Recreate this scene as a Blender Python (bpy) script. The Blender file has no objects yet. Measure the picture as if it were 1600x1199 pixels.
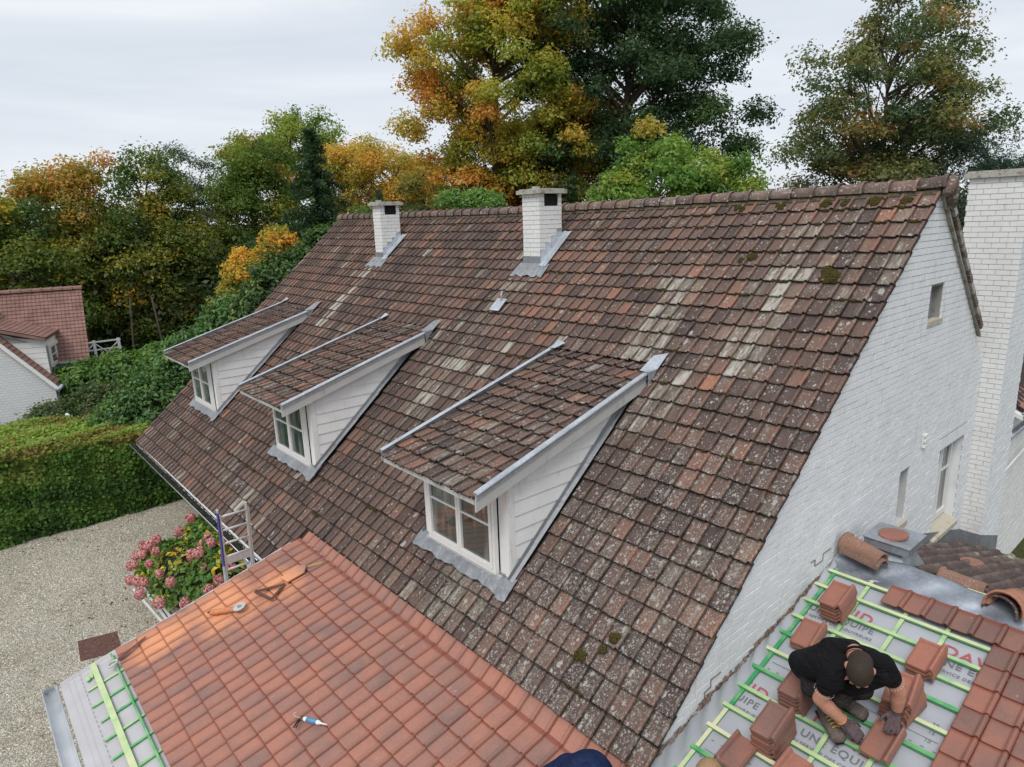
import bpy, bmesh, math, random
import numpy as np
from mathutils import Matrix, Vector
random.seed(7); RNG = np.random.default_rng(7)
SC = bpy.context.scene
COL = SC.collection
PI = math.pi

# ------------------------------------------------------------------ camera, sky, sun, exposure
CAM_LOC = np.array([3.678, -11.796, 9.021]); CAM_F = 1044.84
YAW, PIT, ROL = 0.8656, 0.2396, -0.0338
_F = np.array([-math.sin(YAW)*math.cos(PIT), math.cos(YAW)*math.cos(PIT), -math.sin(PIT)])
_R = np.array([math.cos(YAW), math.sin(YAW), 0.0]); _U = np.cross(_R, _F)
_R, _U = math.cos(ROL)*_R+math.sin(ROL)*_U, -math.sin(ROL)*_R+math.cos(ROL)*_U
cam = bpy.data.cameras.new('camera'); cam_o = bpy.data.objects.new('camera', cam); COL.objects.link(cam_o)
cam.sensor_fit = 'HORIZONTAL'; cam.sensor_width = 36; cam.lens = CAM_F/1600*36
cam.clip_start = 0.1; cam.clip_end = 3000
cam_o.matrix_world = Matrix(((_R[0], _U[0], -_F[0], CAM_LOC[0]), (_R[1], _U[1], -_F[1], CAM_LOC[1]), (_R[2], _U[2], -_F[2], CAM_LOC[2]), (0, 0, 0, 1)))
SC.camera = cam_o
SUN_EL, SUN_AZ = math.radians(52), math.radians(62)      # azimuth of the sun from +X towards -Y (front right)
sl = bpy.data.lights.new('sun', 'SUN'); sl.energy = 1.5; sl.angle = math.radians(26); sl.color = (1, .965, .92)
so = bpy.data.objects.new('sun', sl); COL.objects.link(so)
sd = Vector((math.cos(SUN_EL)*math.cos(SUN_AZ), -math.cos(SUN_EL)*math.sin(SUN_AZ), math.sin(SUN_EL)))
so.rotation_euler = sd.to_track_quat('Z', 'Y').to_euler(); so.location = sd*60
W = bpy.data.worlds.new('World'); SC.world = W; W.use_nodes = True
wt = W.node_tree; wt.nodes.clear()
def wn(t, **k):
    n = wt.nodes.new(t)
    for a, b in k.items(): setattr(n, a, b)
    return n
sky = wn('ShaderNodeTexSky', sky_type='NISHITA', sun_disc=False, sun_elevation=SUN_EL, sun_rotation=PI/2+SUN_AZ)
tc = wn('ShaderNodeTexCoord'); mp = wn('ShaderNodeMapping'); mp.inputs['Scale'].default_value = (1, 1, 6.0)
mp.inputs['Rotation'].default_value = (.12, .1, .4)
nz = wn('ShaderNodeTexNoise'); nz.inputs['Scale'].default_value = 1.7; nz.inputs['Detail'].default_value = 7; nz.inputs['Roughness'].default_value = .52
nz.inputs['Distortion'].default_value = .5
cr = wn('ShaderNodeValToRGB'); e = cr.color_ramp.elements
e[0].position = .28; e[0].color = (.60, .655, .74, 1); e[1].position = .64; e[1].color = (.84, .862, .905, 1)
m_ = e.new(.5); m_.color = (.725, .765, .825, 1)
b1 = wn('ShaderNodeBackground'); b1.inputs['Strength'].default_value = .10
b2 = wn('ShaderNodeBackground'); b2.inputs['Strength'].default_value = .79
mx = wn('ShaderNodeMixShader'); mx.inputs[0].default_value = .93; wo = wn('ShaderNodeOutputWorld')
L = wt.links.new
L(tc.outputs['Generated'], mp.inputs[0]); L(mp.outputs[0], nz.inputs['Vector']); L(nz.outputs[0], cr.inputs[0]); L(cr.outputs[0], b2.inputs[0])
L(sky.outputs[0], b1.inputs[0]); L(b1.outputs[0], mx.inputs[1]); L(b2.outputs[0], mx.inputs[2]); L(mx.outputs[0], wo.inputs[0])
SC.view_settings.view_transform = 'Standard'; SC.view_settings.look = 'None'
SC.view_settings.exposure = 0.46; SC.view_settings.gamma = 1; SC.view_settings.use_curve_mapping = False
SC.render.engine = 'CYCLES'; SC.cycles.max_bounces = 6; SC.cycles.diffuse_bounces = 3; SC.cycles.glossy_bounces = 3
SC.cycles.use_denoising = True

def project(P):
    d = np.asarray(P, float)-CAM_LOC; z = d@_F
    if z < .1: return None
    return 800+CAM_F*(d@_R)/z, 599.5-CAM_F*(d@_U)/z, np.linalg.norm(d)

# ------------------------------------------------------------------ material helpers
class NT:
    def __init__(s, name):
        s.m = bpy.data.materials.new(name); s.m.use_nodes = True; s.t = s.m.node_tree
        s.b = s.t.nodes['Principled BSDF']; s.out = s.t.nodes['Material Output']; s._pos = None
    def n(s, typ, ins=None, **k):
        x = s.t.nodes.new(typ)
        for a, b in k.items(): setattr(x, a, b)
        for a, b in (ins or {}).items(): s.put(x.inputs[a], b)
        return x
    def put(s, sock, v):
        if hasattr(v, 'is_output') or isinstance(v, bpy.types.NodeSocket): s.t.links.new(v, sock)
        else:
            if sock.type == 'RGBA' and hasattr(v, '__len__') and len(v) == 3: v = (*v, 1)
            sock.default_value = v
    def pos(s):
        if s._pos is None: s._pos = s.n('ShaderNodeNewGeometry').outputs['Position']
        return s._pos
    def mapv(s, scale=(1, 1, 1), rot=(0, 0, 0), loc=(0, 0, 0), v=None):
        return s.n('ShaderNodeMapping', {'Vector': v or s.pos(), 'Scale': scale, 'Rotation': rot, 'Location': loc}).outputs[0]
    def noise(s, sc, det=4, v=None, rough=.55, dist=0):
        return s.n('ShaderNodeTexNoise', {'Vector': v or s.pos(), 'Scale': sc, 'Detail': det, 'Roughness': rough, 'Distortion': dist}).outputs[0]
    def vor(s, sc, v=None, out='Distance', feat='F1', rnd=1):
        return s.n('ShaderNodeTexVoronoi', {'Vector': v or s.pos(), 'Scale': sc, 'Randomness': rnd}, feature=feat).outputs[out]
    def ramp(s, f, stops, interp='LINEAR'):
        r = s.n('ShaderNodeValToRGB', {'Fac': f}); r.color_ramp.interpolation = interp; el = r.color_ramp.elements
        for i, (p, c) in enumerate(stops):
            if isinstance(c, (int, float)): c = (c, c, c)
            c = (*c, 1)
            if i < 2: el[i].position = p; el[i].color = c
            else: q = el.new(p); q.color = c
        return r.outputs[0]
    def prof(s):
        x = s.n('ShaderNodeSeparateXYZ', {0: s.n('ShaderNodeAttribute', attribute_type='GEOMETRY', attribute_name='prof').outputs['Vector']}); return x.outputs[0], x.outputs[1], x.outputs[2]
    def mix(s, f, a, b, mode='MIX'):
        x = s.n('ShaderNodeMix', data_type='RGBA', blend_type=mode, clamp_factor=True)
        s.put(x.inputs[0], f); s.put(x.inputs[6], a); s.put(x.inputs[7], b); return x.outputs[2]
    def math(s, op, a, b=0.0, clamp=False):
        x = s.n('ShaderNodeMath', operation=op, use_clamp=clamp); s.put(x.inputs[0], a); s.put(x.inputs[1], b); return x.outputs[0]
    def tint(s, name='tint'):
        a = s.n('ShaderNodeAttribute', attribute_type='GEOMETRY', attribute_name=name).outputs['Vector']
        b = s.n('ShaderNodeAttribute', attribute_type='OBJECT', attribute_name=name).outputs['Vector']
        v = s.n('ShaderNodeVectorMath', {0: a, 1: b}, operation='ADD').outputs[0]
        x = s.n('ShaderNodeSeparateXYZ', {0: v}); return x.outputs[0], x.outputs[1], x.outputs[2]
    def bump(s, h, strength=.5, dist=.01):
        s.put(s.b.inputs['Normal'], s.n('ShaderNodeBump', {'Height': h, 'Strength': strength, 'Distance': dist}).outputs[0])
    def done(s, col, rough=.8, spec=None, metal=None):
        s.put(s.b.inputs['Base Color'], col); s.put(s.b.inputs['Roughness'], rough)
        if spec is not None: s.put(s.b.inputs['Specular IOR Level'], spec)
        if metal is not None: s.put(s.b.inputs['Metallic'], metal)
        return s.m

ROOF = 0.7104; SR, CR_ = math.sin(ROOF), math.cos(ROOF)
def m_old_tile(name, rot, dark=1.0, moss=.0, spots_on=True):
    t = NT(name); r, l, p = t.tint(); j, ro, cj = t.prof()
    v = t.mapv(rot=rot)                                     # X across, Y along the slope
    vs = t.mapv((1, .16, 1), v=v)
    n1 = t.noise(.9, 5); n2 = t.noise(17, 5, v=vs, rough=.65); n3 = t.noise(52, 4)
    vb = t.mapv((1, .13, 1), v=v); br = t.noise(2.6, 5, v=vb, rough=.62); br2 = t.noise(5.5, 4, v=t.mapv((1, .10, 1), loc=(7, 3, 0), v=v), rough=.6)
    l = t.math('ADD', l, t.math('MULTIPLY', t.math('SUBTRACT', br2, .5), .9), True); p = t.math('ADD', p, t.math('MULTIPLY', t.math('SUBTRACT', br, .54), 2.2), True)
    f = t.math('ADD', r, t.math('MULTIPLY', t.math('SUBTRACT', n2, .5), .5))
    f = t.math('ADD', f, t.math('MULTIPLY', t.math('SUBTRACT', n1, .5), .35)); f = t.math('ADD', f, t.math('MULTIPLY', ro, .24))
    D = lambda *c: tuple(q*dark for q in c)
    base = t.ramp(f, [(.0, D(.070, .052, .048)), (.3, D(.115, .080, .069)), (.55, D(.170, .107, .084)), (.8, D(.245, .132, .094)), (1, D(.32, .150, .097))])
    tan = t.ramp(n2, [(.3, (.165, .14, .11)), (.7, (.31, .265, .205))])
    col = t.mix(t.math('MULTIPLY', t.math('SUBTRACT', p, .18), 1.25, True), base, tan)
    col = t.mix(.8, col, t.ramp(n3, [(.3, .68), (.7, 1.28)]), 'MULTIPLY')
    w = t.n('ShaderNodeVectorMath', {0: t.pos(), 1: t.n('ShaderNodeVectorMath', {0: t.n('ShaderNodeTexNoise', {'Vector': t.pos(), 'Scale': 26.0}).outputs[1], 1: (.05, .05, .05)}, operation='MULTIPLY').outputs[0]}, operation='ADD').outputs[0]
    w = t.mapv((1, .62, 1), v=t.mapv(rot=rot, v=w))
    def spots(sc, thr, lo, rad=.45):
        d = t.vor(sc, v=w); a = t.n('ShaderNodeSeparateColor', {0: t.vor(sc, v=w, out='Color')})
        pick = t.math('LESS_THAN', a.outputs[0], t.math('MULTIPLY', t.math('SUBTRACT', l, lo), thr, True))
        return t.math('MULTIPLY', t.math('LESS_THAN', d, t.math('MULTIPLY', a.outputs[1], rad)), pick)
    s = t.math('MAXIMUM', t.math('MAXIMUM', spots(23, .75, .12), spots(48, .85, .12)), spots(8.5, .34, .20, .40))
    sm = t.math('MULTIPLY', t.math('SUBTRACT', t.math('ADD', t.noise(30, 6, rough=.75), t.math('MULTIPLY', l, .20)), .725), 11, True)
    s = t.math('MAXIMUM', t.math('MULTIPLY', s, .85), t.math('MULTIPLY', sm, .7))
    s = t.math('MULTIPLY', s, t.math('SUBTRACT', 1.0, t.math('MULTIPLY', ro, .45)))
    col = t.mix(s, col, t.ramp(n3, [(.3, (.28, .265, .235)), (.7, (.48, .465, .42))]))
    st = t.math('MULTIPLY', t.math('SUBTRACT', t.math('ADD', t.noise(20, 5, v=vs, rough=.7), t.math('MULTIPLY', p, .36)), .73), 6, True)
    col = t.mix(t.math('MULTIPLY', st, .8), col, (.47, .45, .405))
    mo = t.math('MULTIPLY', t.math('SUBTRACT', t.math('ADD', t.noise(2.2, 6, rough=.72), moss), .655), 12, True)
    col = t.mix(t.math('MULTIPLY', mo, .55), col, (.07, .06, .022))
    # dirt and moss in the tile joints, plus overlap shade painted under course lips
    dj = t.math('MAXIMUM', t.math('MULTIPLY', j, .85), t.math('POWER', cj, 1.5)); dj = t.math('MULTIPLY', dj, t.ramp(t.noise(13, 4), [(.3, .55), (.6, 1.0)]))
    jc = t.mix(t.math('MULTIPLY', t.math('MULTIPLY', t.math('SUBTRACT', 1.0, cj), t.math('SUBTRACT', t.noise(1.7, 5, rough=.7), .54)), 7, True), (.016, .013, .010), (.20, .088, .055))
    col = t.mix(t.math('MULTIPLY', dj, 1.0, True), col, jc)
    t.bump(t.math('ADD', n3, t.math('MULTIPLY', s, .4)), .6, .008)
    return t.done(col, .9, .25)
def m_new_tile(name, dust=False):
    t = NT(name); r, l, p = t.tint(); j, ro, cj = t.prof()
    n1 = t.noise(2.6, 5, rough=.6); n2 = t.noise(40, 4)
    f = t.math('ADD', r, t.math('MULTIPLY', t.math('SUBTRACT', n1, .5), 1.25))
    c0 = [(.1, (.225, .142, .120)), (.38, (.305, .162, .128)), (.62, (.385, .176, .126)), (.95, (.455, .188, .118))] if dust else [(.1, (.19, .11, .09)), (.38, (.25, .127, .098)), (.62, (.31, .137, .098)), (.95, (.38, .15, .10))]
    col = t.ramp(f, c0)
    col = t.mix(.4, col, t.ramp(n2, [(.3, .78), (.7, 1.18)]), 'MULTIPLY')
    sc = t.math('GREATER_THAN', t.noise(9, 2, v=t.mapv((4, 1, 1)), rough=.3), .785)
    col = t.mix(t.math('MULTIPLY', sc, .5), col, (.6, .42, .33))
    if dust:                                                # orange saw dust blown over the tiles round the cutting spot
        k = None
        for (cx, cy, rx, ry) in ((-7.8, -8.9, .95, .75), (-7.35, -8.05, .7, .55), (-7.95, -9.9, .6, .7)):
            v = t.mapv((1/rx, 1/ry, 0), loc=(-cx/rx, -cy/ry, 0)); d = t.n('ShaderNodeVectorMath', {0: v}, operation='LENGTH').outputs['Value']
            q = t.math('SUBTRACT', 1.0, t.math('ADD', d, t.math('MULTIPLY', t.math('SUBTRACT', t.noise(1.8, 6, rough=.7), .5), 1.5)), True)
            k = q if k is None else t.math('MAXIMUM', k, q)
        col = t.mix(t.math('MULTIPLY', k, 1.5, True), col, (.70, .31, .16))
    col = t.mix(t.math('MULTIPLY', ro, .22), col, (.20, .09, .065))
    dj = t.math('MAXIMUM', t.math('MULTIPLY', j, .9), t.math('POWER', cj, 2.0))  # darker joints, with overlap shade painted under the course lips
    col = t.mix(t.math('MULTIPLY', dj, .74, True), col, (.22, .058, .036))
    t.bump(n2, .2, .004)
    return t.done(col, .62, .4)
def m_stone(name, c=(.36, .34, .31), spot=(.055, .05, .045), moss=(.17, .14, .05), k=.5):
    t = NT(name); n = t.noise(13, 6, rough=.75); n2 = t.noise(5, 5); n3 = t.noise(60, 3)
    col = t.mix(t.math('MULTIPLY', t.math('SUBTRACT', n, k), 9, True), c, spot); col = t.mix(t.math('MULTIPLY', t.math('SUBTRACT', n2, .54), 6, True), col, moss)
    col = t.mix(.6, col, t.ramp(n3, [(.3, .7), (.7, 1.3)]), 'MULTIPLY'); t.bump(n, .6, .02); return t.done(col, .92, .2)
def m_paint(name, c=(.70, .71, .70), dirt=.5):
    t = NT(name); n1 = t.noise(2.3, 5); n2 = t.noise(38, 4); n3 = t.noise(9, 5, v=t.mapv((1, 1, .25)), rough=.7)
    col = t.mix(t.math('MULTIPLY', t.math('SUBTRACT', n3, .56), 4*dirt, True), c, (c[0]*.72, c[1]*.71, c[2]*.66))
    col = t.mix(.5, col, t.ramp(n1, [(.3, .88), (.7, 1.08)]), 'MULTIPLY')
    sp = t.math('GREATER_THAN', t.noise(70, 2, v=t.mapv((1, 1, 2))), .735)
    col = t.mix(t.math('MULTIPLY', sp, .55*dirt), col, (.2, .18, .15))
    t.bump(n2, .35, .006); return t.done(col, .75, .3)
def m_cloth(name, c):
    t = NT(name); n = t.noise(4.5, 3, v=t.mapv((1, 1, 2.2), rot=(.4, .5, .3)), dist=1.6); n2 = t.noise(60, 3); d = t.noise(7, 6, rough=.7)
    col = t.mix(t.math('MULTIPLY', t.math('SUBTRACT', d, .54), 2.2, True), c, tuple(min(1, q*2.2+.015) for q in c)); t.bump(t.math('ADD', n, t.math('MULTIPLY', n2, .03)), .9, .10); return t.done(col, .92, .15)
def m_farbrick():
    t = NT('far_white_brick'); x = t.n('ShaderNodeSeparateXYZ', {0: t.pos()}); v = t.n('ShaderNodeCombineXYZ', {0: t.math('ADD', x.outputs[0], x.outputs[1]), 1: x.outputs[2]}).outputs[0]
    b = t.n('ShaderNodeTexBrick', {'Vector': v, 'Color1': (.70, .71, .71, 1), 'Color2': (.64, .65, .66, 1), 'Mortar': (.48, .49, .50, 1), 'Scale': 1.0, 'Mortar Size': .009, 'Brick Width': .26, 'Row Height': .11})
    t.bump(b.outputs['Fac'], -.4, .01); return t.done(b.outputs['Color'], .8, .3)
def m_simple(name, c, rough=.7, metal=0, nscale=20, amt=.25, bump=.2, spec=.4):
    t = NT(name); n = t.noise(nscale, 5)
    col = t.mix(1.0, c, t.ramp(n, [(.25, 1-amt), (.75, 1+amt)]), 'MULTIPLY')
    if bump: t.bump(n, bump, .004)
    return t.done(col, rough, spec, metal)
def m_zinc(name, c=(.40, .43, .47), rough=.42):
    t = NT(name); n = t.noise(3, 6, rough=.7); n2 = t.noise(22, 5, rough=.7)
    col = t.mix(t.math('MULTIPLY', t.math('SUBTRACT', n2, .5), 3, True), c, (c[0]*1.5, c[1]*1.5, c[2]*1.45))
    col = t.mix(.8, col, t.ramp(n, [(.3, .65), (.7, 1.15)]), 'MULTIPLY')
    t.bump(t.noise(7, 3), .3, .01); return t.done(col, rough, .5, .55)
def m_leaf(name, trans=.3, gloss=.35, lift=1.0):
    t = NT(name); a = t.n('ShaderNodeAttribute', attribute_type='GEOMETRY', attribute_name='leafcol').outputs['Color']; a = t.mix(1.0, a, (lift, lift, lift), 'MULTIPLY')
    t.done(a, .55, gloss)
    tr = t.n('ShaderNodeBsdfTranslucent', {'Color': t.mix(1.0, a, (1.3, 1.3, .7), 'MULTIPLY')})
    ms = t.n('ShaderNodeMixShader', {0: trans, 1: t.b.outputs[0], 2: tr.outputs[0]}); t.put(t.out.inputs[0], ms.outputs[0]); return t.m
M = {}
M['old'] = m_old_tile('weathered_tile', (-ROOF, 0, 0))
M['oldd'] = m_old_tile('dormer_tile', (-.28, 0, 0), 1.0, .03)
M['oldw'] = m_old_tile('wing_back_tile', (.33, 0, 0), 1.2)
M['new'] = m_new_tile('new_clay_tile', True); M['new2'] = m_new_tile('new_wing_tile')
M['far'] = m_simple('far_tile', (.24, .135, .112), .8, 0, 2.5, .3)
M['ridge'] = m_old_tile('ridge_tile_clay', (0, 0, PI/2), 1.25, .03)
M['brick'] = m_paint('white_painted_brick', (.77, .79, .80), .95)
M['mortar'] = m_paint('painted_mortar', (.50, .515, .52), .8)
M['mortarc'] = m_paint('painted_chimney_mortar', (.60, .60, .58), .9); M['brickc'] = m_paint('cream_painted_brick', (.76, .765, .745), .9)
M['wood_w'] = m_paint('white_painted_wood', (.80, .80, .785), .95)
M['wood_g'] = m_paint('weathered_white_board', (.50, .50, .48), 1.5)
M['white'] = m_simple('white_window_frame', (.78, .78, .76), .4, 0, 12, .06, 0)
M['zinc'] = m_zinc('zinc'); M['zincl'] = m_zinc('light_zinc', (.54, .58, .62), .30); M['newzinc'] = m_simple('new_bright_zinc', (.80, .83, .86), .25, .2, 2.2, .18, .05, .8); M['lead'] = m_zinc('lead_flashing', (.31, .325, .345), .6)
M['deck'] = m_simple('roof_underlay', (.035, .028, .024), .95)
M['conc'] = m_stone('mossy_concrete', (.42, .40, .36), k=.56)
M['dark'] = m_simple('dark_interior', (.01, .01, .01), .9)
M['greyc'] = m_stone('grey_cement', (.30, .30, .29), (.16, .155, .14), (.22, .21, .18), .55); M['memb'] = m_simple('grey_roofing_membrane', (.40, .415, .45), .5, 0, 2.2, .10, .3)
M['memb2'] = m_simple('pale_grey_membrane', (.46, .445, .455), .55, 0, 2.0, .08, .2); M['membd'] = m_zinc('dark_blue_membrane', (.31, .34, .39), .36)
M['inkl'] = m_simple('pale_print', (.22, .225, .25), .6, 0, 20, .1, 0); M['ink'] = m_simple('grey_print', (.17, .175, .195), .6, 0, 20, .1, 0)
M['inkr'] = m_simple('red_print', (.40, .10, .11), .6, 0, 20, .1, 0)
def m_batten():
    t = NT('green_treated_batten'); r, l, p = t.tint(); n = t.noise(9, 4, v=t.mapv((.5, .5, 1))); k = t.noise(55, 2)
    f = t.math('ADD', r, t.math('MULTIPLY', t.math('SUBTRACT', n, .5), 1.0))
    col = t.ramp(f, [(.0, (.05, .30, .12)), (.3, (.22, .46, .20)), (.55, (.45, .58, .30)), (.8, (.60, .63, .38)), (1, (.68, .66, .44))])
    col = t.mix(t.math('GREATER_THAN', k, .73), col, (.22, .24, .08))
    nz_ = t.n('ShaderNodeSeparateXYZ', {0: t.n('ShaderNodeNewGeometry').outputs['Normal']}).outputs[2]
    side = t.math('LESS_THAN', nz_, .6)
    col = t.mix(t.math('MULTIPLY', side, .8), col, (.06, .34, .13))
    return t.done(col, .8, .2)
M['bat'] = m_batten()
def m_glass():
    t = NT('window_glass'); n = t.noise(2.5, 3)
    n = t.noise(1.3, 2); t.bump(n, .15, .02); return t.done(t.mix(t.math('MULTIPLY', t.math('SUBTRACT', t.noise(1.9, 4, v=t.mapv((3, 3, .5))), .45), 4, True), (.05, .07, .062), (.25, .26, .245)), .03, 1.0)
M['glass'] = m_glass()
def m_gravel():
    t = NT('gravel'); c = t.n('ShaderNodeSeparateColor', {0: t.vor(30, out='Color')}).outputs[0]; d = t.vor(30); d2 = t.vor(75)
    c2 = t.n('ShaderNodeSeparateColor', {0: t.vor(75, out='Color')}).outputs[0]
    col = t.ramp(c, [(.0, (.30, .275, .22)), (.35, (.60, .55, .445)), (.7, (.72, .67, .55)), (1, (.82, .78, .66))])
    col = t.mix(.55, col, t.ramp(c2, [(0, (.27, .245, .19)), (.5, (.62, .57, .455)), (1, (.78, .735, .61))]))
    col = t.mix(.9, col, t.ramp(d, [(.25, 1.08), (.75, .5)]), 'MULTIPLY')
    n = t.noise(.8, 6, rough=.65); col = t.mix(t.math('MULTIPLY', t.math('SUBTRACT', n, .48), 4.0, True), col, t.mix(1.0, col, (.70, .68, .60), 'MULTIPLY'))
    lf = t.math('GREATER_THAN', t.noise(9, 2), .80); col = t.mix(lf, col, (.06, .045, .03))
    t.bump(t.math('ADD', d, t.math('MULTIPLY', d2, .5)), 1, .03)
    t.b.inputs['Normal'].links[0].from_node.invert = True
    return t.done(col, .95, .1)
M['gravel'] = m_gravel()
def m_ground():
    t = NT('rough_grass'); n = t.noise(.35, 6); n2 = t.noise(9, 5)
    col = t.mix(n, (.035, .04, .015), (.075, .085, .03)); col = t.mix(.6, col, t.ramp(n2, [(.3, .5), (.7, 1.5)]), 'MULTIPLY')
    t.bump(n2, .8, .05); return t.done(col, .95, .1)
M['ground'] = m_ground()
M['leaf'] = m_leaf('leaf', .45, .3, 2.6); M['leafg'] = m_leaf('glossy_leaf', .3, .5, 1.5); M['petal'] = m_leaf('petal', .15, .2)
M['bark'] = m_simple('bark', (.075, .06, .045), .95, 0, 14, .5, .8)
M['barkg'] = m_simple('grey_bark', (.14, .13, .11), .95, 0, 14, .4, .8)
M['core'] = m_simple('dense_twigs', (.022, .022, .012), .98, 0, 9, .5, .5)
M['alu'] = m_simple('aluminium', (.52, .515, .50), .45, .2, 20, .1, .05)
M['blue'] = m_simple('blue_label', (.03, .05, .28), .5, 0, 50, .2, 0)
M['rust'] = m_simple('rusty_steel', (.13, .065, .05), .8, .2, 18, .4, .4)
M['moss'] = m_simple('moss', (.060, .050, .016), .98, 0, 60, .6, .8, .1)
M['skin'] = m_simple('skin', (.50, .245, .165), .55, 0, 12, .08, .05)
M['shirt'] = m_cloth('black_cotton', (.0085, .0085, .010))
M['trous'] = m_cloth('dark_work_trousers', (.034, .029, .029))
M['hair'] = m_simple('dark_brown_hair', (.035, .023, .016), .75, 0, 90, .5, .6, .3)
M['hairb'] = m_simple('blond_hair', (.30, .19, .10), .6, 0, 60, .4, .6, .3)
M['glove'] = m_simple('grey_work_glove', (.10, .07, .075), .85, 0, 40, .3, .3)
M['navy'] = m_cloth('navy_jacket', (.012, .022, .065))
M['shoe'] = m_simple('worn_work_shoe', (.135, .105, .09), .85, 0, 30, .4, .4)
M['tex'] = m_simple('white_print', (.6, .6, .6), .8, 0, 10, .05, 0); M['brickf'] = m_farbrick(); M['yel'] = m_simple('yellow_lace', (.6, .42, .05), .8, 0, 10, .05, 0)
M['orange'] = m_simple('dusty_orange_plastic', (.55, .22, .10), .7, 0, 25, .3, .1)
M['mosss'] = m_stone('mossy_stone', (.50, .46, .37), (.14, .12, .08), (.34, .30, .16), .6)

# ------------------------------------------------------------------ mesh helpers
def nrm(v): v = np.asarray(v, float); return v/max(1e-9, np.linalg.norm(v))
class MB:
    def __init__(s): s.v = []; s.f = []
    def add(s, v, f):
        o = len(s.v); s.v += [tuple(p) for p in v]; s.f += [tuple(i+o for i in q) for q in f]; return s
    def box(s, lo, hi):
        (a, b, c), (d, e, f) = lo, hi
        return s.add([(a, b, c), (d, b, c), (d, e, c), (a, e, c), (a, b, f), (d, b, f), (d, e, f), (a, e, f)], [(0, 3, 2, 1), (4, 5, 6, 7), (0, 1, 5, 4), (1, 2, 6, 5), (2, 3, 7, 6), (3, 0, 4, 7)])
    def bar(s, p, q, w, h, up=(0, 0, 1)):
        p, q = np.array(p, float), np.array(q, float); d = nrm(q-p); x = nrm(np.cross(d, up)); y = np.cross(x, d)
        P = [p+a*x*w/2+b*y*h/2 for a, b in ((-1, -1), (1, -1), (1, 1), (-1, 1))]; Q = [c+(q-p) for c in P]
        return s.add(P+Q, [(0, 1, 2, 3), (7, 6, 5, 4), (0, 4, 5, 1), (1, 5, 6, 2), (2, 6, 7, 3), (3, 7, 4, 0)])
    def prism(s, poly, off):
        n = len(poly); P = [np.array(p, float) for p in poly]; o = np.array(off, float)
        return s.add(P+[p+o for p in P], [tuple(range(n-1, -1, -1)), tuple(range(n, 2*n))]+[(i, (i+1) % n, n+(i+1) % n, n+i) for i in range(n)])
    def tube(s, pts, r, k=8, cap=True):
        pts = [np.array(p, float) for p in pts]; n = len(pts); r = [r]*n if isinstance(r, (int, float)) else r
        V = []; x = None
        for i, p in enumerate(pts):
            d = nrm(pts[min(i+1, n-1)]-pts[max(i-1, 0)])
            if x is None: x = nrm(np.cross(d, (0, 0, 1) if abs(d[2]) < .9 else (1, 0, 0)))
            x = nrm(x-d*(x@d)); y = np.cross(d, x)
            V += [p+r[i]*(math.cos(a)*x+math.sin(a)*y) for a in [2*PI*j/k for j in range(k)]]
        F = [(i*k+j, i*k+(j+1) % k, (i+1)*k+(j+1) % k, (i+1)*k+j) for i in range(n-1) for j in range(k)]
        if cap: F += [tuple(range(k-1, -1, -1)), tuple(range((n-1)*k, n*k))]
        return s.add(V, F)
    def ell(s, c, r, k=12, m=8, R=None):
        V = []; c = np.array(c, float)
        for i in range(m+1):
            t = PI*i/m
            for j in range(k):
                a = 2*PI*j/k; p = np.array([r[0]*math.sin(t)*math.cos(a), r[1]*math.sin(t)*math.sin(a), r[2]*math.cos(t)])
                V.append(c+(R@p if R is not None else p))
        return s.add(V, [(i*k+j, (i+1)*k+j, (i+1)*k+(j+1) % k, i*k+(j+1) % k) for i in range(m) for j in range(k)])
    def cap(s, p, q, r0, r1, k=12):                          # tapered capsule
        p, q = np.array(p, float), np.array(q, float); d = nrm(q-p)
        a = [(-math.cos(t), math.sin(t)) for t in (.15, .7, 1.2)]
        pts = [p+d*r0*x for x, _ in a]+[p, q]+[q-d*r1*x for x, _ in a[::-1]]
        rr = [r0*y for _, y in a]+[r0, r1]+[r1*y for _, y in a[::-1]]
        return s.tube(pts, rr, k)
    def grid(s, fn, nu, nv):
        V = [fn(i/nu, j/nv) for j in range(nv+1) for i in range(nu+1)]
        return s.add(V, [(j*(nu+1)+i, j*(nu+1)+i+1, (j+1)*(nu+1)+i+1, (j+1)*(nu+1)+i) for j in range(nv) for i in range(nu)])

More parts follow.
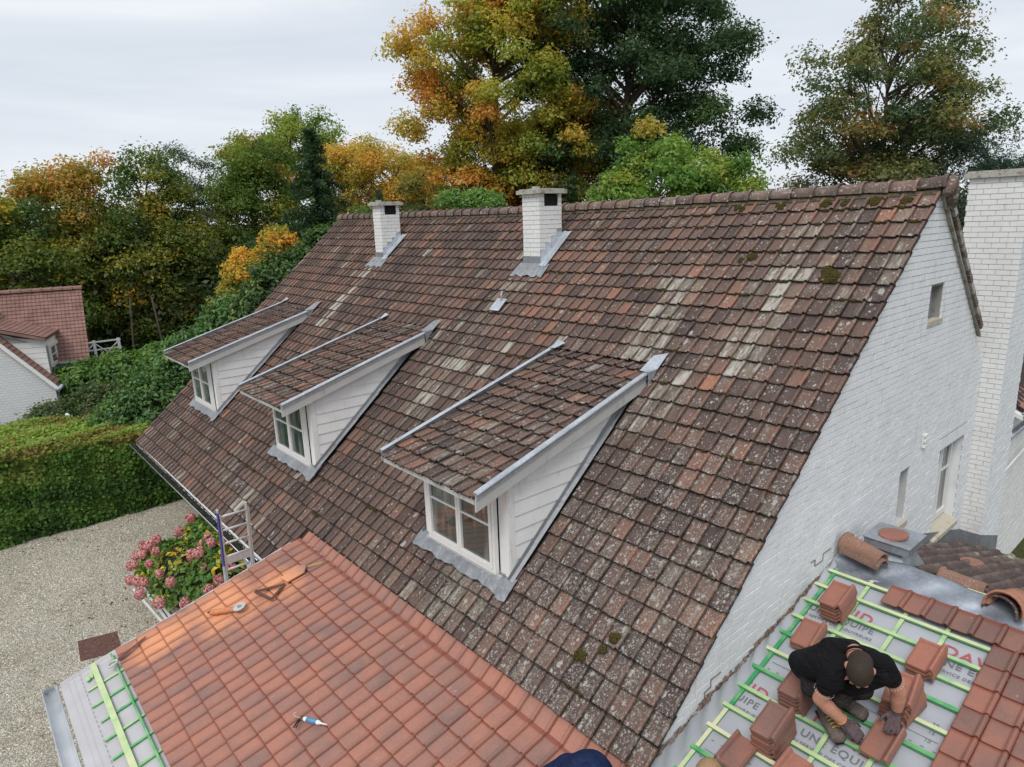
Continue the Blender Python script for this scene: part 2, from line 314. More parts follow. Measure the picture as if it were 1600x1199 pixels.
def mesh_of(name, mb, mat, B=(0, 0, 0), smooth=False):
    me = bpy.data.meshes.new(name); B = np.array(B, float)
    me.from_pydata([tuple(np.array(v)-B) for v in mb.v], [], mb.f); me.materials.append(mat)
    if smooth: me.shade_smooth()
    me.update(); return me
def settag(o, label=None, cat=None, group=None, kind=None):
    if label: o['label'] = label
    if cat: o['category'] = cat
    if group: o['group'] = group
    if kind: o['kind'] = kind
class Thing:
    def __init__(s, name, loc, label, cat, group=None):
        s.o = bpy.data.objects.new(name, None); s.o.location = loc; s.B = np.array(loc, float); COL.objects.link(s.o)
        s.o.empty_display_size = .2; settag(s.o, label, cat, group); s.pieces = []
    def part(s, name, mb, mat, parent=None, smooth=False, label=None, stuff=False, tint=None):
        me = mesh_of(name, mb, mat, s.B, smooth) if isinstance(mb, MB) else mb
        o = bpy.data.objects.new(name, me); COL.objects.link(o); o.parent = parent or s.o
        if label: o['label'] = label
        if stuff: o['kind'] = 'stuff'
        if tint: o['tint'] = list(map(float, tint))
        return o
    def inst(s, name, me, Mx, parent=None, tint=None):
        o = bpy.data.objects.new(name, me); COL.objects.link(o); o.parent = parent or s.o
        o.matrix_local = Matrix.Translation(-Vector(s.B)) @ Mx
        if tint is not None: o['tint'] = list(map(float, tint))
        return o
    # pieces = (parent, name, V (n,3) world, F, mat, tint, mesh, matrix); the largest stay objects, the rest are joined
    def flush(s, limit, minpx=6.0):
        sc = []
        for i, p in enumerate(s.pieces):
            c = p['c']; q = project(c); a = -1
            if q and -15 < q[0] < 1615 and -15 < q[1] < 1215: a = p['size']*CAM_F*.64/q[2]
            sc.append((a, i))
        sc.sort(reverse=True); keep = set()
        for nm in {p['name'] for p in s.pieces}: keep |= {i for a, i in [q for q in sc if s.pieces[q[1]]['name'] == nm][:limit] if a >= minpx}
        rest = {}
        for i, p in enumerate(s.pieces):
            if i in keep:
                if p.get('mesh'): s.inst(p['name'], p['mesh'], p['M'], p['parent'], p['tint'])
                else:
                    mb = MB(); mb.v = [tuple(v) for v in p['V']]; mb.f = p['F']; s.part(p['name'], mb, p['mat'], p['parent'], tint=p['tint'])
            else: rest.setdefault((p['parent'].name, p['name'], p['mat'].name), []).append(p)
        for (pn, nm, mn), L_ in rest.items():
            V = []; F = []; T = []; PA = []; o = 0
            for p in L_:
                if p.get('mesh'):
                    Vb, Fb, Ab = TEMPL[p['mesh'].name]; m = np.array(p['M']); v = Vb@m[:3, :3].T+m[:3, 3]; PA.append(Ab)
                else: v = np.array(p['V']); Fb = p['F']
                V.append(v); F += [tuple(k+o for k in f) for f in Fb]; o += len(v); T.append(np.tile(p['tint'] or (0, 0, 0), (len(v), 1)))
            V = np.concatenate(V)-s.B; T = np.concatenate(T)
            me = bpy.data.meshes.new(nm+'_field'); me.from_pydata(V.tolist(), [], F); me.materials.append(L_[0]['mat'])
            at = me.attributes.new('tint', 'FLOAT_VECTOR', 'POINT'); at.data.foreach_set('vector', T.astype(np.float32).ravel())
            if PA: at = me.attributes.new('prof', 'FLOAT_VECTOR', 'POINT'); at.data.foreach_set('vector', np.concatenate(PA).astype(np.float32).ravel())
            o_ = bpy.data.objects.new(nm+'_field', me); COL.objects.link(o_); o_.parent = L_[0]['parent']; o_['kind'] = 'stuff'
TEMPL = {}
def single(name, mb, mat, label, cat, group=None, kind=None, smooth=False, loc=None):
    loc = loc if loc is not None else tuple(np.mean(np.array(mb.v), 0)[:2])+(min(v[2] for v in mb.v),)
    me = mesh_of(name, mb, mat, loc, smooth) if isinstance(mb, MB) else mb
    o = bpy.data.objects.new(name, me); COL.objects.link(o); o.location = loc; settag(o, label, cat, group, kind); return o
def struct(name, mb, mat, kind='structure', smooth=False):
    o = bpy.data.objects.new(name, mesh_of(name, mb, mat, smooth=smooth)); COL.objects.link(o); o['kind'] = kind; return o
def clip(poly, n, d):                                        # keep n.p <= d  (2-D)
    out = []
    for i in range(len(poly)):
        a, b = poly[i], poly[(i+1) % len(poly)]; fa = n[0]*a[0]+n[1]*a[1]-d; fb = n[0]*b[0]+n[1]*b[1]-d
        if fa <= 0: out.append(a)
        if fa*fb < 0: t = fa/(fa-fb); out.append((a[0]+t*(b[0]-a[0]), a[1]+t*(b[1]-a[1])))
    return out
def jit(a): return random.uniform(-a, a)

# ------------------------------------------------------------------ tiles
def tile_template(name, W_, g, prof, thick, lift, over, mat, nvar=5, worn=0.004, dirt=True):
    """profile attribute: x = side joint dirt, y = roll, z = course joint dirt and painted overlap shade"""
    out = []
    for k in range(nvar):
        rs = np.random.default_rng(100+k); vs = [-over, 0.006, .042, g*.5, g-.025, g-.006, g]; R = len(vs)
        V = []; F = []; A = []; n = len(prof); tw = rs.normal(0, worn*.6); hm = max(h for _, h in prof)
        for j, v in enumerate(vs):
            for i, (u, h) in enumerate(prof):
                z = h*(1 if j else .8)+lift*(v+over)/(g+over)+rs.normal(0, worn*.30)+tw*(u/W_-.5)*(v/g)
                if j == R-1: z -= .007
                du = rs.normal(0, worn*.25); dv = rs.normal(0, worn) if j >= R-2 else 0
                V.append((u+du, -(v+dv), z))
                e_ = 1. if i in (0, n-1) else (.75 if i == 1 else 0.)
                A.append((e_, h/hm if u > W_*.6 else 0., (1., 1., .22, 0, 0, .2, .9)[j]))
        for j in range(R-1):
            for i in range(n-1): F.append((j*n+i, (j+1)*n+i, (j+1)*n+i+1, j*n+i+1))
        o = len(V); L0 = (R-1)*n
        for i in range(n): x, y, z = V[L0+i]; V.append((x, y+.004, z-thick)); A.append((1., 0, 1.))
        for i in range(n-1): F.append((L0+i, o+i, o+i+1, L0+i+1))
        o2 = len(V)
        for j in range(R): x, y, z = V[j*n+n-1]; V.append((x-.002, y, z-thick-.012)); A.append((1., 0, 1.))
        for j in range(R-1): F.append((j*n+n-1, (j+1)*n+n-1, o2+j+1, o2+j))
        o3 = len(V)
        for j in range(R): x, y, z = V[j*n]; V.append((x, y, z-thick)); A.append((1., 0, 1.))
        for j in range(R-1): F.append(((j+1)*n, j*n, o3+j, o3+j+1))
        me = bpy.data.meshes.new(name); me.from_pydata(V, [], F); me.materials.append(mat); me.update()
        at = me.attributes.new('prof', 'FLOAT_VECTOR', 'POINT'); at.data.foreach_set('vector', np.array(A, np.float32).ravel())
        TEMPL[me.name] = (np.array(V), F, np.array(A)); out.append(me)
    return out
# old interlocking tile: flat pan, small left lip, roll on the right
PO = [(.001, .008), (.013, .009), (.026, 0), (.166, 0), (.178, .005), (.194, .028), (.214, .038), (.232, .030), (.243, .006)]
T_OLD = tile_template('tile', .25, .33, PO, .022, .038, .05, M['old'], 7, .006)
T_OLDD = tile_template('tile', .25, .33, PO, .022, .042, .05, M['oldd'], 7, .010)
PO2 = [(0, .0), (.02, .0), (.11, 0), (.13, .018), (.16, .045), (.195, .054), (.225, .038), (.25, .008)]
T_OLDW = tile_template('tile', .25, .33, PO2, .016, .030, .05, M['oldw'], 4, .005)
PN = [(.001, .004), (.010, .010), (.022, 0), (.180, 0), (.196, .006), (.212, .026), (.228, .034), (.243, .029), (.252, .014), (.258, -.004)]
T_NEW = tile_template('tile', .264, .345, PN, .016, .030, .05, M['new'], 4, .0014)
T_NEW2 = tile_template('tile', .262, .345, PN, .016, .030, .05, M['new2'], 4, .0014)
class Frame:
    def __init__(s, O, down, right=(1, 0, 0)):
        s.O = np.array(O, float); s.v = nrm(down); s.u = nrm(right); s.n = nrm(np.cross(s.u, -s.v))
    def p(s, u, v, h=0): return s.O+s.u*u+s.v*v+s.n*h
    def M(s, u, v, h=0, rz=0, rx=0, ry=0):
        B = Matrix([list(s.u)+[0], list(-s.v)+[0], list(s.n)+[0], [0, 0, 0, 1]]).transposed(); B[3][3] = 1
        for i in range(3): B[3][i] = 0
        T = Matrix.Translation(Vector(s.p(u, v, h)))
        return T @ B @ Matrix.Rotation(rz, 4, 'Z') @ Matrix.Rotation(rx, 4, 'X') @ Matrix.Rotation(ry, 4, 'Y')
def lay(thing, parent, fr, meshes, W_, g, cols, rows, u0, v0, tintf, skip=None, j=1.0, sag=None):
    """tile (c, r): left edge u0+c*W, lower edge v0+(r+1)*g"""
    for r in rows:
        rj = jit(.006)*j
        for c in cols:
            u, v = u0+c*W_, v0+r*g
            P = fr.p(u+W_/2, v+g/2)
            if skip and skip(P, c, r): continue
            h = sag(P) if sag else 0
            Mx = fr.M(u+jit(.004)*j, v+rj+jit(.006)*j, h+jit(.003)*j, jit(.012)*j, jit(.008)*j, jit(.010)*j)
            me = random.choice(meshes)
            thing.pieces.append(dict(parent=parent, name='tile', mesh=me, M=Mx, c=P, size=g, tint=tintf(c, r, P), mat=me.materials[0]))

# ------------------------------------------------------------------ ground
mb = MB(); mb.grid(lambda a, b: ((a-.5)*1600-200, (b-.5)*1600, -.004), 8, 8); struct('ground', mb, M['ground'])
mb = MB(); mb.grid(lambda a, b: (-20.35+a*22, -48+b*42, .02+.010*math.sin(a*9+b*13)), 40, 60); struct('gravel_yard', mb, M['gravel'], smooth=True)
mb = MB()
for i in range(48):
    a0, a1 = 2*PI*i/48, 2*PI*(i+1)/48; R_ = 420
    z0, z1 = [10+6*math.sin(a*5+1)+4*math.sin(a*11) for a in (a0, a1)]
    mb.add([(R_*math.cos(a0), R_*math.sin(a0), -1), (R_*math.cos(a1), R_*math.sin(a1), -1), (1.25*R_*math.cos(a1), 1.25*R_*math.sin(a1), z1), (1.25*R_*math.cos(a0), 1.25*R_*math.sin(a0), z0)], [(0, 1, 2, 3)])
struct('hills', mb, M['ground'])

# ------------------------------------------------------------------ MAIN HOUSE
H = 9.2; XL = -19.73
def zr(y): return H+y*SR/CR_                                   # front roof plane
def zb(y): return 9.34-.95*(y-.12)                              # back roof plane
def zw(y): return 4.15+.2655*(y+2.4)                            # side wing roof plane
def sagf(P): return -.07*math.sin(PI*min(1, max(0, -P[0]/19.7)))
house = Thing('white_brick_house', (-9.8, -2, 0), 'long white painted brick house with steep mossy brown tiled roof and three dormers', 'house')
FR = Frame((0, 0, H), (0, -CR_, -SR))
S0 = -.023
deck = MB()
def deckp(u, v):
    p = FR.p(u, v, -.02); p[2] += sagf(p)-.01; return tuple(p)
deck.grid(lambda a, b: deckp(XL+.03+a*(-XL-.06), .05+b*9.15), 24, 2)
deck.grid(lambda a, b: deckp(XL+.03+a*(-8.45-XL-.03), 9.2+b*1.05), 12, 1)
roof = house.part('roof', deck, M['deck'])
def sstep(a, b, x): t = min(1, max(0, (x-a)/(b-a))); return t*t*(3-2*t)
_cn = {}
def cnoise(k, lo=-1, hi=1):
    if k not in _cn: _cn[k] = random.random()
    return lo+(hi-lo)*_cn[k]
def tint_old(c, r, P):
    x, y = P[0], P[1]
    red = .29+random.gauss(0, .13)+.16*(cnoise(('b', c//3, r//4))-.1)*.8
    red += .12*sstep(-9, -5, x)*sstep(-4.8, -2, y)*(1-sstep(-2, 0, x)) + .07*(1-sstep(-16, -11, x))*sstep(-7.7, -3, y)
    lich = .16+.14*sstep(-7, -2, x)+.60*sstep(-8, -.5, x)*sstep(-2.0, -6.5, y)+.12*sstep(-1, -5, y)+.14*sstep(-9, -2, x)+random.gauss(0, .14)
    pale = random.gauss(.08, .17)
    # pale run-off lines down the slope
    for xc, w, y0, y1, s in ((-3.45, .45, -1.5, -4.9, .75), (-3.9, .5, -4.2, -5.9, .4), (-7.0, .5, -3.6, -5.6, .5), (-1.62, .3, -1.2, -3.0, .8), (-2.6, .3, -2.5, -4.2, .45), (-4.9, .5, -3.0, -6.9, .0), (-14.75, .30, -1.4, -3.4, 1.05), (-7.8, .42, -1.7, -4.8, .45), (-4.3, 1.1, -6.3, -7.1, .5), (-11.3, .5, -5.8, -7.6, .42), (-18.0, .5, -6, -7.4, .42), (-13.2, .5, -6.4, -7.6, .38), (-8.2, .5, -3.0, -5.4, .32)):
        if abs(x-xc) < w and y1 < y < y0 and random.random() < .85: pale += 1.15*s*(1-.4*abs(x-xc)/w)*random.uniform(.5, 1.1)
    if random.random() < .03: pale += .35
    if random.random() < .03: red += .25
    return (min(1.05, max(.02, red)), min(1, max(.05, lich)), min(1.1, max(0, pale)))
DORM = [(0.0, 3), (-6.45, 2), (-12.85, 1)]
def skip_old(P, c, r):
    x, y = P[0], P[1]
    if x > -8.45 and y < -6.97: return True
    for dx, _ in DORM:
        if -5.25 < x-dx < -3.05 and -6.05 < y < -3.0: return True
        if -5.35 < x-dx < -2.98 and -3.25 < y-.0 and y < -3.0 and False: return True
    for a, b in ((-8.03, -7.53), (-14.84, -14.42)):
        if a+.02 < x < b-.02 and -1.3 < y < -.7: return True
    return False
NC = 79
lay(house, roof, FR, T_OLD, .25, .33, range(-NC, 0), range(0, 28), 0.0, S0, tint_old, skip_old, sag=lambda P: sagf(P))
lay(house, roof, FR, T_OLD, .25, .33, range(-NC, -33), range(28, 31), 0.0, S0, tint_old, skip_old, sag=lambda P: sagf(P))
# back slope
mb = MB(); mb.add([(XL, .1, 9.24), (.0, .1, 9.24), (.0, 2.95, zb(2.95)), (XL, 2.95, zb(2.95)), (XL, .1, 9.18), (.0, .1, 9.18), (.0, 2.95, zb(2.95)-.05), (XL, 2.95, zb(2.95)-.05)], [(0, 1, 2, 3), (7, 6, 5, 4), (1, 5, 6, 2), (0, 3, 7, 4), (3, 2, 6, 7)])
house.part('back_roof', mb, M['conc'])
# verge pieces on the back slope, seen edge on from the gable side
bl_ = nrm((0, 1, -.95))
for k in range(24):
    if k*.33*bl_[1] > 2.6: break
    p0 = np.array([.045, .16, zb(.16)+.03])+bl_*(k*.33); mb = MB()
    x0, x1 = -.12, .0; q = p0+bl_*.36+np.array([0, 0, .0]); up = np.array([0, .69, .72])
    a = p0-up*.055; b = q-up*.05; c_ = q+up*.045; d = p0+up*.02
    mb.prism([a, b, c_, d], (-.14, 0, 0)); house.part('verge_tile', mb, M['conc'] if k % 2 else M['ridge'], tint=(random.uniform(.0, .4), .8, random.uniform(.2, .8)))
# ridge tiles
def half_round(p, q, r, t=.018, k=9, collar=True, up=(0, 0, 1), flat=1.0):
    mb = MB(); p, q = np.array(p, float), np.array(q, float); d = nrm(q-p); s_ = nrm(np.cross(d, up)); up = np.cross(s_, d)
    L_ = np.linalg.norm(q-p); st = [(0, r*1.22), (.045, r*1.25), (.06, r*1.05), (.5*L_, r), (L_, r*.93)] if collar else [(0, r), (L_, r*.95)]
    A = [PI*(i/(k-1))*1.1-.05*PI for i in range(k)]
    V = []
    for x, rr in st:
        for rad in (rr, rr-t):
            V += [p+d*x+s_*math.cos(a)*rad+up*math.sin(a)*rad*flat for a in A]
    m = 2*k; F = []
    for i in range(len(st)-1):
        for j in range(k-1):
            F.append((i*m+j, i*m+j+1, (i+1)*m+j+1, (i+1)*m+j)); F.append((i*m+k+j+1, i*m+k+j, (i+1)*m+k+j, (i+1)*m+k+j+1))
    e_ = (len(st)-1)*m
    for j in range(k-1): F.append((j+1, j, k+j, k+j+1)); F.append((e_+j, e_+j+1, e_+k+j+1, e_+k+j))
    return mb.add(V, F)
nr_ = 49
for k in range(nr_):
    x = .06-k*.405; zz = H+.085+sagf((x,))+jit(.010); z2 = H+.085+sagf((x-.4,))+jit(.006)
    q0, q1 = ((x, .1, zz+(.04 if k == 0 else 0)), (x-.44, .1, z2+.01))
    o = house.part('ridge_tile', half_round(q0, q1, .14), M['ridge'], smooth=True, tint=(random.uniform(.1, .55), random.uniform(.3, .9), random.uniform(0, .45)))
mb = MB(); mb.grid(lambda a, b: (XL+.05+a*(-XL-.08), -.05+.30*b, H+sagf((XL+a*(-XL),))-.01+.13*math.sin(PI*b)), 40, 6); house.part('ridge_mortar', mb, m_stone('mossy_ridge_mortar', (.115, .095, .065), (.03, .026, .018), (.075, .065, .022), .5))
mb = MB(); mb.tube([(.07, -.02, 9.18), (.075, .1, 9.38), (.07, .24, 9.16), (.06, .33, 9.0)], [.075, .10, .085, .06], 8)
house.part('ridge_end_cap', mb, M['ridge'], smooth=True, tint=(.3, .7, .4))

# --- brick walls made of courses
def brickwork(thing, parent, poly, to3, nrm3, holes=(), course=.10, L_=.24, mat=None, mmat=None, z0=0.0, back=.12, wallname='mortar_bed', jitter=.0035, off=0):
    """poly: convex outline in (u, z); to3(u, z) -> point on the brick face; nrm3: outward normal"""
    mat = mat or M['brick']; mmat = mmat or M['mortar']; nn = np.array(nrm3, float)
    us = [p[0] for p in poly]; zs = [p[1] for p in poly]; bed = MB()
    def cut(rect):
        a, b, c, d = rect; q = [(max(min(us)-1, a), b), (c, b), (c, d), (a, d)]
        for i in range(len(poly)):
            p0, p1 = poly[i], poly[(i+1) % len(poly)]; n = (p1[1]-p0[1], -(p1[0]-p0[0]))
            q = clip(q, n, n[0]*p0[0]+n[1]*p0[1])
            if len(q) < 3: return None
        return q
    r = 0; z = z0+math.floor((min(zs)-z0)/course)*course
    while z < max(zs):
        ivs = [(min(us), max(us))]
        for (ha, hb, hc, hd) in holes:
            if z+course*.5 > hb and z+course*.5 < hd:
                ivs = [w for a, b in ivs for w in ((a, min(b, ha)), (max(a, hc), b)) if w[1]-w[0] > .01]
        for a, b in ivs:
            q = cut((a+.0095, z-.001, b-.0095, z+course+.001))
            if q: bed.prism([to3(*p)-nn*.013 for p in q], -nn*back)
            st = math.floor((a-off)/L_-1)*L_+off+((r % 2)*.5)*L_; u = st
            while u < b:
                ua, ub = max(a, u+.005), min(b, u+L_-.005)
                if ub-ua > .02:
                    q = cut((ua, z+.005, ub, z+course-.005))
                    if q and max(p[0] for p in q)-min(p[0] for p in q) > .015:
                        dp = jit(jitter); P = [to3(*p)+nn*dp for p in q]; mb = MB()
                        ctr = sum(P)/len(P); Pi = [p+(ctr-p)*(.004/max(.03, np.linalg.norm(ctr-p)))+nn*.0 for p in P]; Pb = [p-nn*.003 for p in P]; Pc = [p-nn*.03 for p in P]
                        n = len(P); V = Pi+Pb+Pc
                        F = [tuple(range(n))]+[(i, n+i, n+(i+1) % n, (i+1) % n) for i in range(n)]+[(n+i, 2*n+i, 2*n+(i+1) % n, n+(i+1) % n) for i in range(n)]
                        thing.pieces.append(dict(parent=parent, name='brick', V=V, F=F, mat=mat, c=ctr, size=(max(p[0] for p in q)-min(p[0] for p in q))*.6+.04, tint=None))
                u += L_
        z += course; r += 1
    return thing.part(wallname, bed, mmat, parent)
wall = MB(); wall.box((-13.5, -7.45, 0), (-8.6, -7.25, 2.75)); wall.box((XL+.05, -5.4, 0), (-13.5, -5.2, 4.0)); wall.box((XL+.05, -5.2, 0), (XL+.25, 7.6, 2.7))
wall.prism([(XL+.2, -7.1, 2.5), (XL+.2, 0, zr(0)-.15), (XL+.2, 2.9, 6.4), (XL+.2, 2.9, 2.5)], (.25, 0, 0)); wall.prism([(-.36, -6.8, 0), (-.36, -6.8, 3.1), (-.36, 0, zr(0)-.15), (-.36, 3.5, 5.9), (-.36, 3.5, 0)], (-.2, 0, 0))
walls = house.part('wall', wall, M['brick'])
GX = -.055
gab = [(-6.85, zr(-6.85)-.03), (-6.85, 2.9), (3.55, 1.7), (3.55, zb(3.55)-.10), (.15, 9.18), (.0, zr(0)-.035)]
gab = [(-6.95, 2.95), (3.6, 1.6), (3.6, zb(3.6)-.09), (.14, 9.24), (.02, zr(.02)-.05), (-6.95, zr(-6.95)-.05)]
HOLES = [(1.62, 2.85, 2.98, 4.66), (-.28, 3.78, .15, 4.77), (.17, 7.2, .80, 7.76)]
SOLD = [(1.52, 4.66, 3.08, 4.88), (-.36, 4.77, .23, 4.99)]
ga = brickwork(house, walls, gab, lambda u, z: np.array([GX, u, z]), (1, 0, 0), HOLES+SOLD)
for (a, b, c, d) in SOLD:
    mb = MB(); mb.box((GX-.2, a, b), (GX-.008, c, d)); house.part('lintel_bed', mb, M['mortar'], walls)
    k = a
    while k < c-.04:
        y1 = min(c, k+.085); V = MB().box((GX-.05, k+.005, b+.004), (GX+jit(.003), y1-.004, d-.004))
        house.pieces.append(dict(parent=walls, name='brick', V=V.v, F=V.f, mat=M['brick'], c=np.array([GX, k, b]), size=.15, tint=None)); k += .085
# hole linings
for i, (a, b, c, d) in enumerate(HOLES):
    dep = .26 if i < 2 else .16
    mb = MB(); x0, x1 = GX-dep, GX-.03
    mb.box((x0-.02, a-.02, b-.02), (x0, c+.02, d+.02)); house.part('recess', mb, M['greyc'] if i == 2 else M['dark'], walls, tint=(.5, .2, .2))
    mb = MB(); mb.box((x0, a-.05, b), (x1, a-.002, d)); mb.box((x0, c+.002, b), (x1, c+.05, d)); mb.box((x0, a, d+.002), (x1, c, d+.05))
    house.part('reveal', mb, (M['brick'], M['mortar'], M['greyc'])[i], walls)
# tall gable window: deep frame, two lights
def window(thing, name, O, ux, un, w, h, lights, bars, fr=.06, parent=None):
    """O lower-left corner, ux along, un outward; lights: list of (u0,u1); bars: relative heights of glazing bars"""
    O, ux, un = np.array(O, float), np.array(ux, float), np.array(un, float); uz = np.array([0, 0, 1.])
    def bx(mb, u0, u1, z0, z1, d0, d1):
        P = [O+ux*u+uz*z for u, z in ((u0, z0), (u1, z0), (u1, z1), (u0, z1))]; mb.prism([p+un*d0 for p in P], un*(d1-d0))
    f = MB(); bx(f, 0, fr, 0, h, 0, .07); bx(f, w-fr, w, 0, h, 0, .07); bx(f, fr, w-fr, 0, fr*1.3, 0, .07); bx(f, fr, w-fr, h-fr, h, 0, .07)
    fo = thing.part(name, f, M['white'], parent)
    for (a, b) in lights:
        s_ = MB(); z0, z1 = fr*1.3+.006, h-fr-.006; e_ = .055
        bx(s_, a, a+e_, z0, z1, .015, .085); bx(s_, b-e_, b, z0, z1, .015, .085); bx(s_, a+e_, b-e_, z0, z0+e_, .015, .083); bx(s_, a+e_, b-e_, z1-e_, z1, .015, .083)
        for r in bars:
            zc = z0+(z1-z0)*r; bx(s_, a+e_, b-e_, zc-.013, zc+.013, .03, .075)
        thing.part('casement', s_, M['white'], fo if not parent else parent)
        zz = [z0+e_]+[z0+(z1-z0)*r for r in bars]+[z1-e_]
        for q in range(len(zz)-1):
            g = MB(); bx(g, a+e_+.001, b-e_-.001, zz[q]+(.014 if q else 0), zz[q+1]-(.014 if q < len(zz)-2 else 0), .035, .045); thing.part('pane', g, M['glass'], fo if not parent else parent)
    return fo
window(house, 'window_frame', (GX-.24, 1.64, 2.98), (0, 1, 0), (1, 0, 0), 1.32, 1.66, [(.07, .64), (.68, 1.25)], [.62])
window(house, 'window_frame', (GX-.24, -.27, 3.82), (0, 1, 0), (1, 0, 0), .41, .93, [(.07, .34)], [])
mb = MB(); mb.add([(GX-.2, 1.62, 2.95), (GX+.07, 1.62, 2.86), (GX+.07, 2.98, 2.86), (GX-.2, 2.98, 2.95), (GX-.2, 1.62, 2.80), (GX+.07, 1.62, 2.78), (GX+.07, 2.98, 2.78), (GX-.2, 2.98, 2.80)], [(0, 1, 2, 3), (1, 5, 6, 2), (0, 4, 5, 1), (3, 2, 6, 7)]); house.part('window_sill', mb, M['mosss'], tint=(.7, .2, 1.0))
mb = MB(); mb.box((GX-.2, -.28, 3.70), (GX+.05, .15, 3.80)); house.part('window_sill', mb, M['mosss'], tint=(.7, .2, .9))
mb = MB(); mb.box((GX-.12, .15, 7.14), (GX+.02, .82, 7.21)); house.part('window_sill', mb, M['mosss'], tint=(.6, .8, .9))
mb = MB(); mb.box((GX+.004, .56, 4.98), (GX+.02, .60, 5.22))
for z in (4.98, 5.08, 5.18): mb.box((GX+.004, .602, z), (GX+.05, .70, z+.04))
house.part('wall_bracket', mb, M['white'])
# crack lines near the wing roof
mb = MB()
for P in ([(-3.32, 4.30), (-3.20, 4.30), (-3.20, 4.20), (-2.96, 4.20), (-2.96, 4.30), (-2.72, 4.30)], [(-5.95, 3.50), (-5.83, 3.50), (-5.83, 3.60), (-5.71, 3.60), (-5.71, 3.70), (-5.5, 3.70)]):
    for a, b in zip(P, P[1:]): mb.bar((GX+.004, *a), (GX+.004, *b), .008, .009, (1, 0, 0))
house.part('crack', mb, m_simple('old_crack', (.16, .14, .12)), stuff=True)
# big chimney stack against the gable
BC = (-.68, .30, 3.55, 4.92); x0, x1, y0, y1 = BC
mb = MB(); mb.box((x0+.1, y0+.1, 1.0), (x1-.1, y1-.1, 9.45)); ch = house.part('chimney', mb, M['mortar'], label='tall wide white chimney stack against the gable')
for pl in ([(x0, 5.2), (x1, 5.2), (x1, 9.5), (x0, 9.5)], [(GX-.1, 1.6), (x1, 1.6), (x1, 5.2), (GX-.1, 5.2)]): brickwork(house, ch, pl, lambda u, z: np.array([u, y0, z]), (0, -1, 0), mat=M['brickc'], mmat=M['mortarc'], off=.06)
brickwork(house, ch, [(y0, 1.4), (y1, 1.2), (y1, 9.5), (y0, 9.5)], lambda u, z: np.array([x1, u, z]), (1, 0, 0), off=.1)
mb = MB(); mb.box((x0-.07, y0-.07, 9.50), (x1+.08, y1+.07, 9.60)); mb.box((x0-.03, y0-.03, 9.602), (x1+.04, y1+.03, 9.63)); house.part('chimney_cap', mb, M['conc'], ch, tint=(.5, .9, .4))
# small chimneys on the ridge side
def small_chimney(xa, xb, ya, yb, top, dark_hole, lab):
    mb = MB(); mb.box((xa+.05, ya+.05, 7.2), (xb-.05, yb-.05, top-.005)); c = house.part('chimney', mb, M['dark'], label=lab)
    zf = zr(ya); zb2 = zr(yb)-.05
    brickwork(house, c, [(xa, zf-.05), (xb, zf-.05), (xb, top), (xa, top)], lambda u, z: np.array([u, ya, z]), (0, -1, 0), mat=M['brickc'], mmat=M['mortarc'], back=.04, off=xa)
    brickwork(house, c, [(ya, zf-.05), (yb, zb2), (yb, top), (ya, top)], lambda u, z: np.array([xb, u, z]), (1, 0, 0), [(ya+.16, top-.24, yb-.10, top)], mat=M['brickc'], mmat=M['mortarc'], back=.04, off=ya)
    mb = MB(); mb.box((xa, ya+.03, zf), (xa+.04, yb, top)); mb.box((xa+.03, yb-.04, 8.6), (xb-.02, yb, top)); house.part('rear_face', mb, M['brickc'], c)
    mb = MB(); mb.box((xa-.09, ya-.10, top), (xb+.09, yb+.10, top+.085)); mb.box((xa-.04, ya-.05, top+.087), (xb+.04, yb+.05, top+.11)); mb.box((xb-.22, ya+.0, top+.112), (xb-.10, ya+.12, top+.16))
    house.part('chimney_cap', mb, M['conc'], c, tint=(.4, .9, .35))
    # lead: front apron and stepped side flashing
    mb = MB(); n_ = 14
    def ap(a, b):
        u = xa-.10+a*(xb-xa+.42); v = (-ya)/CR_-.02+b*(.40+.03*math.sin(a*21)); p = FR.p(u+(-.05*b if a < .5 else .05*b), v, .05+.012*math.sin(a*40)*b); p[2] += sagf(p); return p
    mb.grid(ap, 24, 4)
    mb.box((xa+.0, ya-.014, zf-.02), (xb+.0, ya-.004, zf+.13)); house.part('apron_flashing', mb, M['lead'], c)
    mb = MB()
    def sd_(a, b):
        y = ya-.05+a*(yb-ya+.15); u = xb+b*.26; p = FR.p(u, -y/CR_, .06+.01*math.sin(b*9)); p[2] += sagf(p); return p
    mb.grid(sd_, 8, 4)
    steps = 4
    for k in range(steps):
        y_a = ya+(yb-ya)*k/steps; y_b = ya+(yb-ya)*(k+1)/steps-.006; z_ = zr(y_a)
        mb.prism([(xb+.004, y_a, z_-.02), (xb+.004, y_b, zr(y_b)-.02), (xb+.004, y_b, z_+.30), (xb+.004, y_a, z_+.28)], (.012, 0, 0))
    house.part('side_flashing', mb, M['zincl'], c); return c
small_chimney(-8.06, -7.50, -1.32, -.62, 9.57, True, 'nearer small white chimney on the roof slope')
small_chimney(-14.86, -14.42, -1.32, -.66, 9.57, True, 'farther small white chimney on the roof slope')
mb = MB(); f2 = FR; mb.prism([f2.p(-7.92, 3.28, .045), f2.p(-7.60, 3.28, .045), f2.p(-7.60, 2.93, .05), f2.p(-7.92, 2.93, .05)], f2.n*.012); b_ = f2.p(-7.72, 3.02, .05)
mb.tube([b_, b_+np.array([-.0, 0, .14]), b_+np.array([0, .03, .24])], .022, 8); house.part('vent_pipe', mb, M['zincl'])
